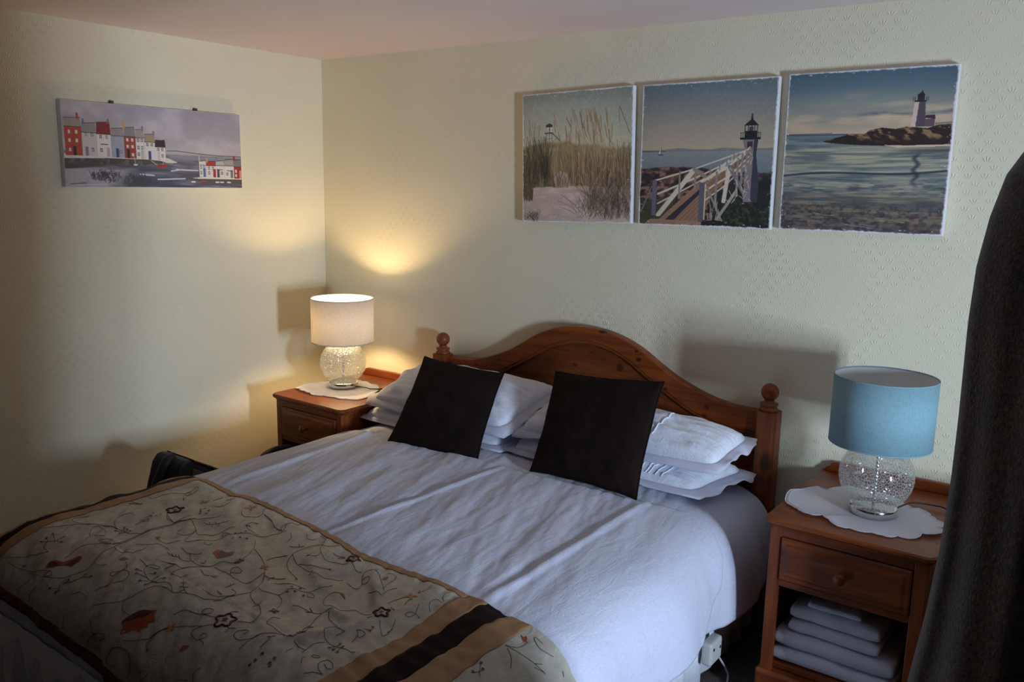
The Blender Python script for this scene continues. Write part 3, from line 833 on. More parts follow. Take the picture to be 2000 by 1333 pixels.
def embroider(panel, lo, hi):
    V, F, MI = [], [], []; order = 'kgrmo'
    def put(v2, f2, k):
        V.extend([tuple(map(float, p)) for p in v2]); F.extend(f2); MI.extend([order.index(k)+1]*len(f2))
    def ok(p): return lo+.004 < p[0] < hi-.004 and p[1] < float(ip(HEADK, p[0]))-.03 and p[1] > float(ip(HEMK, p[0]))+.006
    for ln in STK.splitlines():
        k, *ps = ln.split(); P = [tuple(float(v)/1000*(1, -1)[i] for i, v in enumerate(q.split(','))) for q in ps]
        c = [p for p in catmull(P, 8)]; c = [p for p in c if ok(p)]
        if len(c) < 3: continue
        A = np.array(c); W = surf2(A[:, 0], A[:, 1], .0009)
        put(*tube_vf(W, .0006 if k == 'k' else .0009, 4, off=len(V)), k)
    def blob(cen, ring, k, up):
        if not ok(cen) or not all(ok(p) for p in ring): return
        R_ = np.array(ring); c = np.array(cen); rings = [.33, .66, 1.0]; n = len(ring)
        pts = [c]+[c+(p-c)*f for f in rings for p in R_]; A = np.array(pts); W = surf2(A[:, 0], A[:, 1], up)
        o = len(V); f = [(o, o+1+i, o+1+(i+1) % n) for i in range(n)]
        for q in range(2):
            for i in range(n): f.append((o+1+q*n+i, o+1+(q+1)*n+i, o+1+(q+1)*n+(i+1) % n, o+1+q*n+(i+1) % n))
        put(W, f, k)
    for ln in FLW.splitlines():
        k, *ps = ln.split(); P = [np.array([float(v)/1000*(1, -1)[i] for i, v in enumerate(q.split(','))]) for q in ps]
        if k in 'RM':
            c = np.mean(P, 0); D = []
            for a, b in zip(P, P[1:]+P[:1]): D += [a, (a+b)/2]
            blob(c, D, {'R': 'r', 'M': 'm'}[k], .0012 if k == 'R' else .002)
        elif k == 'D': blob(P[0], [P[0]+.0036*np.array([math.cos(a), math.sin(a)]) for a in np.linspace(0, 2*math.pi, 9)[:-1]], 'k' if random.random() < .5 else 'm', .0018)
        else:
            c = P[0]; r = max(.012, float(np.hypot(*(P[1]-c)))); ph = random.random()*6
            out = lambda rr, f=1: [c+rr*(1+.22*math.cos(5*a+ph))*np.array([math.cos(a), math.sin(a)])*f for a in np.linspace(0, 2*math.pi, 41)[:-1]]
            if k == 'Q':
                A = np.array(out(r*.85))
                if all(ok(p) for p in A):
                    W = surf2(A[:, 0], A[:, 1], .001); put(*tube_vf(W, .0028, 4, True, len(V)), 'm')
                    blob(c, [c+r*.26*(1+.3*math.cos(5*a+ph))*np.array([math.cos(a), math.sin(a)]) for a in np.linspace(0, 2*math.pi, 21)[:-1]], 'm', .0016)
            elif k == 'P':
                blob(c, [c+r*(.8+.3*math.cos(4*a+ph))*np.array([math.cos(a), math.sin(a)]) for a in np.linspace(0, 2*math.pi, 25)[:-1]], 'm', .0014); blob(c, [c+r*.25*np.array([math.cos(a), math.sin(a)]) for a in np.linspace(0, 2*math.pi, 9)[:-1]], 'o', .0022)
            else:
                blob(c, [c+r*(.65+.42*math.cos(4*a+ph))*np.array([math.cos(a), math.sin(a)]) for a in np.linspace(0, 2*math.pi, 33)[:-1]], 'r' if r > .02 else 'o', .0014)
    me = panel.data; V0 = [tuple(v.co) for v in me.vertices]; F0 = [tuple(p.vertices) for p in me.polygons]; n0 = len(V0)
    # threads are a second layer of the panel's mesh; the cloth itself gets its thickness baked in first
    me2 = bpy.data.meshes.new('embroidered_panel'); me2.from_pydata(V0+V, [], F0+[tuple(i+n0 for i in f) for f in F])
    for k in ('satin', 'th_k', 'th_g', 'th_r', 'th_m', 'th_o'): me2.materials.append(M[k])
    me2.polygons.foreach_set('material_index', [0]*len(F0)+MI); me2.shade_smooth(); panel.data = me2; panel.modifiers.clear(); me2.update()
embroider(panel, .884, 2.085); embroider(side, 2.285, 2.66)

# ------------------------------------------------------------------ pillows, cushions
def pillow_mesh(BL, BR, TR, TL, T_, org, seed=0, concave=.05, corner=.0, n=56, zmin=None, wr=.006, pw=.42):
    C4 = [np.array(p, float)-np.array(org) for p in (BL, BR, TR, TL)]
    nrm = np.cross(C4[1]-C4[0], C4[3]-C4[0]); nrm /= np.linalg.norm(nrm)
    u, v = np.meshgrid(np.linspace(-1, 1, n), np.linspace(-1, 1, n), indexing='ij')
    uu = u*(1-concave*(1-v*v)-corner*v**8); vv = v*(1-concave*(1-u*u)-corner*u**8)
    uu = uu+.012*vn(v*3, u*2, seed+31)*abs(u); vv = vv+.014*vn(u*4, v, seed+37)*abs(v)
    a, b = (uu+1)/2, (vv+1)/2
    P = (C4[0][None, None]*((1-a)*(1-b))[..., None]+C4[1]*(a*(1-b))[..., None]+C4[2]*(a*b)[..., None]+C4[3]*((1-a)*b)[..., None])
    prof = (np.clip(1-u**2, 0, 1)**pw)*(np.clip(1-v**2, 0, 1)**pw)
    V = []
    for sgn in (1, -1):
        h = T_/2*prof*(1+.10*vn(u*1.6, v*1.6, seed))+wr*prof**.4*(fbm(u*4.5+v*2, v*4, seed+sgn+5, 3)+1.2*np.abs(vn(u*9+v*7, v*7-u*3, seed+7))*np.exp(-((1-np.maximum(abs(u), abs(v)))/.3)**2))
        V.append(P+sgn*nrm*np.maximum(h, 0)[..., None])
    idx = np.arange(n*n).reshape(n, n); F = []
    q = np.stack([idx[:-1, :-1], idx[1:, :-1], idx[1:, 1:], idx[:-1, 1:]], -1).reshape(-1, 4)
    W = np.concatenate([V[0].reshape(-1, 3), V[1].reshape(-1, 3)])
    F = q.tolist()+(q[:, ::-1]+n*n).tolist()
    if zmin is not None:
        zz = zmin-org[2]; k = W[:, 2] < zz; W[k, 2] = zz+(W[k, 2]-zz)*.06
    return W, F, P, nrm
def fix(o):
    bm = bmesh.new(); bm.from_mesh(o.data); bmesh.ops.remove_doubles(bm, verts=bm.verts, dist=1e-5); bmesh.ops.recalc_face_normals(bm, faces=bm.faces); bm.to_mesh(o.data); bm.free(); o.data.shade_smooth(); return o
def flange_mesh(P, w_, seed, nrm, z0=None):
    n = P.shape[0]; ring = [(i, 0) for i in range(n)]+[(n-1, j) for j in range(1, n)]+[(i, n-1) for i in range(n-2, -1, -1)]+[(0, j) for j in range(n-2, 0, -1)]
    c = P.mean((0, 1)); V, F = [], []; m = len(ring)
    for k, (i, j) in enumerate(ring):
        p = P[i, j]; u = (i/(n-1)*2-1); v = (j/(n-1)*2-1)
        eu = P[-1, 0]-P[0, 0]; ev = P[0, -1]-P[0, 0]; eu = eu/np.linalg.norm(eu); ev = ev/np.linalg.norm(ev)
        d = (eu*np.sign(u)*(abs(u) > .999)+ev*np.sign(v)*(abs(v) > .999)*.55)
        for q, f in enumerate((-.25, .3, .65, 1.0)):
            wv = f*max(f, 0)*(.006*math.sin(k*.31+seed)+.010*math.sin(k*.12+seed*2))
            z = p+d*w_*f+nrm*wv-np.array([0, 0, max(f, 0)*.012])
            if z0 is not None: z[2] = max(z[2], z0+.002*q)
            V.append(z)
    for k in range(m):
        k2 = (k+1) % m
        for q in range(3): F.append((k*4+q, k2*4+q, k2*4+q+1, k*4+q+1))
    return V, F
def pillow(label, BL, BR, TR, TL, T_, seed, zmin, trim=None, fl=.045, pin=False):
    org = np.mean([BL, BR, TR, TL], 0); org[2] = min(BL[2], BR[2])-.02
    t = thing('pillow', label, 'pillow', tuple(org), 'white pillows at the headboard')
    W, F, P, nrm = pillow_mesh(BL, BR, TR, TL, T_, org, seed, .02, .05, 60, zmin, .012, .40)
    fix(mk('pillowcase', W, F, M['pcase'], t))
    V, F = flange_mesh(P, fl, seed, nrm, (zmin-org[2]+.002) if zmin else None)
    o = mk('flange', V, F, M['flange'], t); sm = o.modifiers.new('s', 'SOLIDIFY'); sm.thickness = .0015
    n = P.shape[0]; Wt = np.array(W[:n*n]).reshape(n, n, 3)
    if trim:
        i = int(trim*(n-1)); V, F = tube_vf(Wt[i, 8:-16]+nrm*.002, .0028, 6); mk('cord_trim', V, F, M['pcase'], t)
    if pin:
        V, F = [], []
        for k in range(7):
            i = int((.68+.028*k)*(n-1)); v2, f2 = tube_vf(Wt[i, 2:n//2]+nrm*.001, .0022, 5, off=len(V)); V += v2; F += f2
        mk('pintuck_pleats', V, F, M['pcase'], t)
    return t
ZB = .623
pillow('lower white pillow by the left bedside table, its lace corner showing', (.72, -.44, .64), (1.45, -.44, .645), (1.47, -.09, .66), (.76, -.09, .66), .13, 2, ZB, fl=.05)
pillow('upper white pillow behind the left brown cushion, propped up against the headboard', (.76, -.42, .715), (1.46, -.43, .715), (1.54, -.15, .835), (.82, -.15, .830), .145, 5, .64)
pillow('lower white pillow with pintucks behind the right brown cushion', (1.49, -.41, .645), (2.24, -.41, .645), (2.31, -.13, .66), (1.50, -.10, .66), .12, 8, ZB, fl=.055, pin=True)
pillow('upper white pillow with cord trim behind the right brown cushion', (1.52, -.40, .715), (2.30, -.385, .740), (2.32, -.13, .780), (1.52, -.12, .790), .165, 12, .665, trim=.70, fl=.04)
def cushion(label, BL, BR, TR, TL, seed):
    org = np.array([(BL[0]+BR[0])/2, (BL[1]+BR[1])/2, min(BL[2], BR[2])])
    W, F, P, nrm = pillow_mesh(BL, BR, TR, TL, .105, org, seed, .035, -.015, 60, ZB+.001, .006, .5)
    t = thing('cushion', label, 'cushion', tuple(org), 'brown cushions leaning on the pillows')
    fix(mk('cushion_cover', W, F, M['velvet'], t))
    n = P.shape[0]; ring = [P[i, 0] for i in range(n)]+[P[-1, j] for j in range(1, n)]+[P[i, -1] for i in range(n-2, -1, -1)]+[P[0, j] for j in range(n-2, 0, -1)]
    V, F = tube_vf(ring, .0028, 6, True); mk('piping', V, F, M['velvet'], t)
cushion('left dark brown square cushion, leaning nearest the lit lamp', (1.060, -.628, .628), (1.458, -.570, .624), (1.363, -.290, .889), (1.015, -.365, .920), 3)
cushion('right dark brown square cushion, in the middle of the bed', (1.678, -.535, .626), (2.103, -.545, .628), (2.079, -.335, .974), (1.606, -.280, .931), 6)

# ------------------------------------------------------------------ bedside tables
CW, CD, CT = .465, .58, .687     # width, depth, top height
def bedside(label, x0):
    t = thing('bedside_table', label, 'bedside table', (x0, 0, FLOOR), 'pine bedside tables flanking the bed')
    h = CT-FLOOR; W_, D = CW, CD; f = -D+.018         # f: front plane of the carcass
    # table top: rounded front corners and a moulded edge
    def outline(i):
        r = .028; y = -D+i; x0_, x1_ = i, W_-i; p = [(x0_, -.012), (x0_, y+r)]
        p += [(x0_+r-r*math.cos(a), y+r-r*math.sin(a)) for a in np.linspace(.3, math.pi/2, 5)]
        p += [(x1_-r+r*math.sin(a), y+r-r*math.cos(a)) for a in np.linspace(0, math.pi/2-.3, 5)]
        return p+[(x1_, y+r), (x1_, -.012)]
    V, F = [], []; L = [(.004, h), (0, h-.005), (0, h-.013), (.008, h-.020), (.012, h-.028)]
    for i, z in L: V += [(x, y, z) for x, y in outline(i)]
    n = len(outline(0))
    for k in range(len(L)-1):
        for j in range(n): F.append((k*n+j, k*n+(j+1) % n, (k+1)*n+(j+1) % n, (k+1)*n+j))
    F += [tuple(range(n)), tuple(range((len(L)-1)*n, len(L)*n))[::-1]]
    o = mk('table_top', V, F, M['pine_x'], t, False)
    a, b = .020, W_-.020
    for s0 in (a, b-.018):
        box('side_panel', s0, s0+.018, f+.02, -.012, .03, h-.028, M['pine_z'], t, .002)
    for s0 in (a, b-.034): box('front_stile', s0, s0+.034, f, f+.020, .0, h-.028, M['pine_z'], t, .003)
    box('front_rail', a+.034, b-.034, f+.002, f+.020, h-.052, h-.028, M['pine_x'], t, .002)
    box('front_rail', a+.034, b-.034, f+.002, f+.020, h-.206, h-.186, M['pine_x'], t, .002)
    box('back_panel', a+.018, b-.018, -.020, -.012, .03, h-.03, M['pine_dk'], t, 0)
    box('shelf_board', a+.018, b-.018, f+.022, -.020, .130, .148, M['pine_x'], t, .002)
    box('plinth', a-.012, b+.012, f-.012, -.010, 0, .128, M['pine_x'], t, .010)
    box('drawer_box', a+.036, b-.036, f+.016, -.05, h-.184, h-.056, M['pine_dk'], t, 0)
    # the drawer front has a bevelled field
    x0_, x1_, z0, z1 = a+.036, b-.036, h-.184, h-.054; c = .014
    V = []
    for i, y in ((0, f+.012), (0, f-.002), (.004, f-.006), (c, f-.006), (c+.008, f-.010)):
        V += [(x0_+i, y, z0+i), (x1_-i, y, z0+i), (x1_-i, y, z1-i), (x0_+i, y, z1-i)]
    F = [(k*4+j, k*4+(j+1) % 4, (k+1)*4+(j+1) % 4, (k+1)*4+j) for k in range(4) for j in range(4)]+[(16, 17, 18, 19), (3, 2, 1, 0)]
    dr = mk('drawer', V, F, M['pine_x'], t, False)
    mx, mz = (x0_+x1_)/2, (z0+z1)/2
    lathe('knob', [(0.009, .006), (.008, .016), (.012, .022), (.0165, .028), (.0165, .034), (.011, .040), (0, .042)], M['pine_z'], dr, 24, (mx, f-.004, mz), axis='y')
    # gallery board along the back edge
    g = [(.012, h), (.016, h+.010), (.030, h+.018), (.036, h+.030), (.050, h+.034), (W_-.050, h+.034), (W_-.036, h+.030), (W_-.030, h+.018), (W_-.016, h+.010), (W_-.012, h)]
    prism('gallery_rail', g, 'y', -.034, -.014, M['pine_x'], t, .003)
    return t
bedside('pine bedside table left of the bed, under the lit lamp', .278)
bedside('pine bedside table right of the bed, holding the folded white towels', 2.536)

# ------------------------------------------------------------------ doilies
DR = [(2.835,-.206),(2.87,-.226),(2.884,-.215),(2.908,-.233),(2.927,-.269),(2.947,-.293),(2.968,-.305),(2.974,-.329),(2.966,-.354),(2.975,-.366),(2.979,-.386),(2.971,-.411),(2.951,-.428),(2.934,-.432),(2.931,-.462),(2.916,-.480),(2.899,-.484),(2.882,-.481),(2.869,-.505),(2.847,-.507),(2.82,-.507),(2.795,-.518),(2.763,-.511),(2.744,-.520),(2.721,-.517),(2.70,-.495),(2.676,-.478),(2.658,-.494),(2.64,-.492),(2.62,-.487),(2.60,-.466),(2.582,-.453),(2.556,-.434),(2.539,-.392),(2.527,-.314),(2.552,-.278),(2.584,-.222),(2.618,-.235),(2.648,-.193),(2.69,-.165),(2.73,-.180),(2.77,-.165),(2.81,-.180)]
DL = [(.43,-.165),(.445,-.149),(.469,-.158),(.501,-.175),(.529,-.172),(.575,-.20),(.61,-.235),(.64,-.28),(.66,-.33),(.668,-.37),(.662,-.413),(.638,-.426),(.612,-.435),(.595,-.452),(.561,-.450),(.533,-.460),(.498,-.461),(.485,-.472),(.471,-.477),(.451,-.487),(.425,-.474),(.405,-.480),(.391,-.472),(.362,-.478),(.338,-.457),(.316,-.462),(.302,-.452),(.293,-.425),(.285,-.400),(.283,-.366),(.283,-.335),(.295,-.319),(.290,-.295),(.300,-.270),(.315,-.245),(.335,-.215),(.365,-.200),(.375,-.178),(.40,-.165)]
def doily(label, pts, cen, seed):
    t = thing('doily', label, 'doily', (cen[0], cen[1], CT), 'scalloped white doilies under the lamps')
    P = [np.array(p)-np.array(cen) for p in pts]
    ring = []
    for i, (a, b) in enumerate(zip(P, P[1:]+P[:1])):
        for f in (0, .25, .5, .75):
            p = a+(b-a)*f; p = p+p/np.linalg.norm(p)*.003*math.sin(math.pi*f); ring.append(p)
    n = len(ring); V = [(0, 0, .001)]; F = []; R_ = [.25, .45, .6, .72, .82, .9, .96, 1.0]
    def z(p, f):
        r = float(np.linalg.norm(p)); a = math.atan2(p[1], p[0])
        return .0012+max(0, f-.45)*(.005*(1+math.sin(a*3+seed))+.003*(1+math.sin(a*7+seed*2)))
    for f in R_:
        for p in ring: V.append((p[0]*f, p[1]*f, z(p*f, f)))
    for i in range(n): F.append((0, 1+i, 1+(i+1) % n))
    for k in range(len(R_)-1):
        for i in range(n): F.append((1+k*n+i, 1+(k+1)*n+i, 1+(k+1)*n+(i+1) % n, 1+k*n+(i+1) % n))
    o = mk('linen_cloth', V, F, M['doily'], t); sm = o.modifiers.new('s', 'SOLIDIFY'); sm.thickness = .0008; sm.offset = 1
    v, f = tube_vf([V[1+(len(R_)-1)*n+i] for i in range(n)], .0013, 5, True); mk('stitched_edge', v, f, M['pcase'], t)
    v, f = tube_vf([tuple(np.array(V[1+(len(R_)-2)*n+i])+[0, 0, .001]) for i in range(n)], .0006, 4, True); mk('stitched_edge', v, f, M['pcase'], t)
doily('scalloped white doily under the lit lamp on the left bedside table', DL, (.434, -.285), 1)
doily('scalloped white doily under the blue lamp on the right bedside table', DR, (2.782, -.340), 2.2)

# ------------------------------------------------------------------ lamps
def lamp(label, loc, lit, rz, cordpts):
    t = thing('table_lamp', label, 'lamp', loc, 'table lamps with glass globes', rz)
    lathe('lamp_base', [(0, 0), (.064, 0), (.066, .002), (.066, .022), (.064, .0245), (0, .0245)], M['chrome'], t, 64)
    r = .104; cz = .0245+.092
    a0, a1 = -math.acos(.058/r), math.acos(.030/r)
    prof = [(r*math.cos(a), cz+r*math.sin(a)) for a in np.linspace(a0, a1, 40)]
    prof = [(.058, .0245)]+prof+[(.030, cz+r*math.sin(a1)+.006)]
    g = lathe('glass_globe', prof, M['glass'], t, 96)
    # twisted chrome rod
    V, F = [], []; k = 90
    for i in range(k):
        z = .024+i/(k-1)*.215
        for j in range(10):
            a = 2*math.pi*j/10+i*.45; rr = .0042+.0018*math.cos(3*(2*math.pi*j/10)); V.append((rr*math.cos(a), rr*math.sin(a), z))
    for i in range(k-1):
        for j in range(10): F.append((i*10+j, i*10+(j+1) % 10, (i+1)*10+(j+1) % 10, (i+1)*10+j))
    mk('twisted_rod', V, F, M['chrome'], t)
    lathe('cap', [(0, .212), (.033, .212), (.034, .219), (.012, .224), (0, .224)], M['chrome'], t, 32)
    lathe('bulb_holder', [(0, .222), (.016, .222), (.016, .262), (.013, .266), (0, .266)], M['white_plastic'], t, 24)
    lathe('bulb', [(.009, .262), (.010, .285), (.018, .303), (.0215, .318), (.018, .333), (.010, .339), (0, .341)], M['bulb_on' if lit else 'bulb_off'], t, 24)
    R_, z0, z1 = .140, .214, .414
    sh = lathe('lamp_shade', [(R_, z0), (R_+.0012, z0), (R_+.0012, z1), (R_, z1), (R_, z0)], M['shade'], t, 96)
    lathe('shade_lining', [(R_-.0006, z0+.001), (R_-.0006, z1-.001)], M['lining'], sh, 96)
    for z in (z0+.001, z1-.001):
        v, f = tube_vf([(R_*math.cos(a), R_*math.sin(a), z) for a in np.linspace(0, 2*math.pi, 97)[:-1]], .0022, 6, True); mk('shade_rim', v, f, M['shade'], sh)
    V, F = [], []
    for a in (0.3, 2.39, 4.49):
        v, f = tube_vf([(.016*math.cos(a), .016*math.sin(a), .250), (.06*math.cos(a), .06*math.sin(a), .236), (R_*math.cos(a), R_*math.sin(a), z0+.012)], .0014, 6, off=len(V)); V += v; F += f
    mk('shade_carrier', V, F, M['frame_paint'], sh)
    tube('power_cord', catmull(cordpts, 8), .0026, M['black'], t)
    return t
lamp('lit table lamp with warm glowing shade, in the corner on the left bedside table', (.434, -.285, CT+.002), True, 0,
     [(.06, .015, .010), (.085, .030, .006), (.12, .024, .010), (.17, .02, .012), (.20, .10, .005), (.21, .17, .004), (.215, .235, .004)])
lamp('unlit table lamp with pale blue drum shade on the right bedside table', (2.782, -.340, CT+.002), False, 0,
     [(.05, .04, .010), (.075, .115, .012), (.10, .137, .012), (.137, .150, .010), (.163, .155, .008), (.185, .135, .006), (.200, .12, .006), (.212, .16, .0035), (.2, .24, .0035)])

# ------------------------------------------------------------------ towels in the right table's open shelf
def towel(label, x0, x1, y0, y1, z0, z1, seed, cat='towel'):
    org = ((x0+x1)/2, (y0+y1)/2, z0)
    w_, d_, h_ = x1-x0, y1-y0, z1-z0; n = 40; V, F = [], []
    prof = []
    k = 10        # folded edge facing the room is round, with a second layer line inside the roll
    for a in np.linspace(-math.pi/2, math.pi/2, 2*k+1): prof.append((-d_/2+h_/2-h_/2*math.cos(a), h_/2+h_/2*math.sin(a)))
    prof += [(d_/2, h_), (d_/2, h_/2), (d_/2, 0)]
    m = len(prof)
    for i in range(n+1):
        u = i/n*2-1; e = 1-abs(u)**8*.25
        for j, (y, z) in enumerate(prof):
            V.append((u*w_/2+.004*vn(z*40+y*8, seed, seed), y*1.0+.007*vn(u*2.3, z*9, seed+3), h_/2+(z-h_/2)*e+(.004*vn(u*3+y*4, y*6, seed+5) if z > h_*.6 else 0)))
    for i in range(n):
        for j in range(m): F.append((i*m+j, (i+1)*m+j, (i+1)*m+(j+1) % m, i*m+(j+1) % m))
    F += [tuple(range(m)), tuple(range(n*m, (n+1)*m))[::-1]]
    o = mk('folded_towel', V, F, M['towel'], None); o.location = org; o.rotation_euler[2] = .012*(seed % 3-1)
    return tag(o, label, cat, 'folded white towels in the bedside shelf')
SH = FLOOR+.148
towel('white folded towel at the bottom of the stack in the bedside shelf', 2.580, 2.925, -.535, -.12, SH+.001, SH+.046, 1)
towel('white folded towel second from the bottom of the bedside stack', 2.580, 2.915, -.530, -.12, SH+.048, SH+.098, 2)
towel('white folded towel in the middle of the bedside stack, narrower than those below', 2.620, 2.875, -.520, -.13, SH+.100, SH+.137, 3)
towel('white folded towel under the small flannel at the top of the bedside stack', 2.620, 2.872, -.515, -.13, SH+.139, SH+.184, 4)
towel('small thin white face cloth lying on top of the bedside towel stack', 2.665, 2.815, -.505, -.30, SH+.186, SH+.202, 5, 'face cloth')

# ------------------------------------------------------------------ things beside the bed
def bag():
    t = thing('luggage_bag', 'dark bag with a brown top edge standing between the bed and left wall', 'bag', (.50, -1.07, FLOOR))
    prof = [(-.215, 0), (-.21, .34), (-.165, .49), (-.145, .515), (-.12, .52), (-.10, .51), (.06, .41), (.12, .36), (.14, 0)]
    prism('body', prof, 'x', -.09, .09, M['bag'], t, .012)
    prism('grey_panel', [(-.13, .10), (-.11, .485), (.05, .385), (.09, .10)], 'x', .088, .096, M['baggrey'], t, .003)
    prism('top_flap', [(-.10, .508), (-.105, .518), (.03, .438), (.03, .428)], 'x', -.085, .097, M['bagbrown'], t, .003)
    tube('rolled_edge', [(0, -.212, .38), (0, -.19, .44), (0, -.15, .505), (0, -.125, .512)], .022, M['bag'], t, 12)
def handbag():
    t = thing('handbag', 'black handbag with an arched strap beside the left bedside table', 'bag', (.47, -.70, FLOOR))
    prism('body', [(-.09, 0), (-.10, .30), (-.085, .33), (.085, .33), (.10, .30), (.09, 0)], 'x', -.06, .06, M['bag'], t, .015)
    P = [(0, -.082, .32), (.0, -.084, .37), (0, -.078, .398), (0, -.05, .412), (0, .0, .418), (0, .05, .412), (0, .078, .398), (0, .084, .37), (0, .082, .32)]
    tube('strap', catmull(P, 6), .011, M['bag'], t, 10)
    tube('strap_lining', catmull([(x, y*.80, z-.014) for x, y, z in P], 6), .005, M['bagbrown'], t, 8)
bag(); handbag()
ad = thing('power_adapter', 'white plastic power box with small dark dots hanging low beside the bed', 'power adapter', (2.412, -.565, FLOOR))
box('casing', -.024, .012, -.050, .035, .095, .172, M['white_plastic'], ad, .010)
lathe('socket_hole', [(0, 0), (.006, 0), (.006, .003), (0, .003)], M['black'], ad, 16, (-.045, -.0855, .165), axis='y')
for y, z in ((-.034, .150), (.015, .140)):
    o = lathe('dark_dot', [(0, 0), (.005, 0), (.005, .002), (0, .002)], M['black'], ad, 16); o.rotation_euler = (0, math.pi/2, 0); o.location = (.0115, y, z)
tube('white_cable', catmull([(.0, .03, .10), (.02, .07, .03), (.03, .05, .006), (.06, -.06, .006), (.10, -.02, .006), (.13, .1, .006), (.12, .3, .006)], 8), .0035, M['white_plastic'], ad)
bpy.data.objects.remove(bpy.data.objects['socket_hole'])

# ------------------------------------------------------------------ wardrobe (mostly beyond the frame) and the robe hung on its side
wd = thing('wardrobe', 'dark wooden wardrobe beyond the right edge, carrying the grey robe', 'wardrobe', (3.80, -2.02, FLOOR))
box('carcass', -.33, .33, -.32, .32, .06, 1.92, M['dkwood'], wd, .006)
box('plinth', -.32, .32, -.31, .31, 0, .06, M['dkwood'], wd, .004)
box('cornice', -.345, .345, -.335, .335, 1.92, 1.965, M['dkwood'], wd, .008)
for s in (-1, 1):
    d_ = box('door', s*.163-.155, s*.163+.155, .32, .338, .09, 1.89, M['dkwood'], wd, .005)
    lathe('knob', [(.008, 0), (.008, .014), (.016, .022), (.012, .030), (0, .032)], M['chrome'], d_, 20, (s*.03, .338, 1.0), axis='y').scale = (1, 1, 1)
hk = tube('coat_hook', [(-.33, .30, 1.66), (-.375, .30, 1.655), (-.385, .30, 1.67), (-.385, .30, 1.69)], .006, M['chrome'], wd)
def robe():
    t = thing('hanging_robe', 'dark grey knitted robe hanging out of focus at the right edge', 'robe', (3.455, -1.72, 0))
    K = [(1.755, 3.44, .03), (1.735, 3.36, .05), (1.715, 3.275, .08), (1.69, 3.212, .10), (1.65, 3.190, .12), (1.60, 3.178, .13), (1.54, 3.170, .14), (1.47, 3.168, .145), (1.35, 3.170, .15), (1.27, 3.170, .155), (1.18, 3.167, .16), (1.08, 3.159, .165), (.98, 3.147, .17), (.85, 3.135, .175), (.60, 3.13, .18), (.40, 3.13, .18)]
    zs = [k[0] for k in K][::-1]; xs = [k[1] for k in K][::-1]; ws = [k[2] for k in K][::-1]
    n, m = 90, 120; V, F = [], []
    Z = np.concatenate([np.linspace(.40, 1.6, 60), np.linspace(1.61, 1.755, 30)])
    for i, z in enumerate(Z):
        xl = np.interp(z, zs, xs)-3.455; w_ = np.interp(z, zs, ws)
        for j in range(m):
            a = 2*math.pi*j/m; low = np.clip((1.75-z)/.5, 0, 1)
            fold = 1+low*(.10*math.cos(7*a+z*1.5)+.06*math.cos(13*a-z*2+1))*abs(math.sin(a))**.5
            cx = (xl-.012)/2; rx = abs(xl+.012)/2
            V.append((cx-rx*math.cos(a)*1.0, w_*math.sin(a)*fold*(1-.15*math.cos(a)), z))
    for i in range(len(Z)-1):
        for j in range(m): F.append((i*m+j, i*m+(j+1) % m, (i+1)*m+(j+1) % m, (i+1)*m+j))
    F.append(tuple(range((len(Z)-1)*m, len(Z)*m)))
    mk('robe_body', V, F, M['robe'], t)
    # sleeve down the front and the loop on the hook
    sl = catmull([(-.14, .10, 1.66), (-.16, .15, 1.50), (-.155, .17, 1.25), (-.15, .175, 1.02)], 8)
    tube('sleeve', sl, [.035+.02*i/len(sl) for i in range(len(sl))], M['robe'], t, 20)
    tube('hanging_loop', [(-.03, 0, 1.74), (-.035, .0, 1.775), (-.045, .0, 1.78), (-.05, 0, 1.745)], .003, M['robe'], t)
robe()

cd = thing('light_blocking_chest', 'low dark chest of drawers added unseen beyond the right edge to shade the right bedside table', 'chest of drawers', (3.47, -.49, FLOOR))  # unseen chest, added to keep window light off the right bedside table's front
box('carcass', -.29, .29, -.37, .37, .05, .66, M['dkwood'], cd, .005)
box('chest_top', -.305, .305, -.385, .385, .66, .685, M['dkwood'], cd, .006)
box('plinth', -.28, .28, -.36, .36, 0, .05, M['dkwood'], cd, .004)
for k in range(3):
    d_ = box('drawer', -.306, -.29, -.34, .34, .08+k*.19, .255+k*.19, M['dkwood'], cd, .005)
    for s in (-1, 1):
        kb = lathe('knob', [(.008, 0), (.008, .012), (.014, .020), (.010, .028), (0, .030)], M['dkwood'], d_, 20); kb.rotation_euler = (0, -math.pi/2, 0); kb.location = (-.306, s*.18, .168+k*.19)

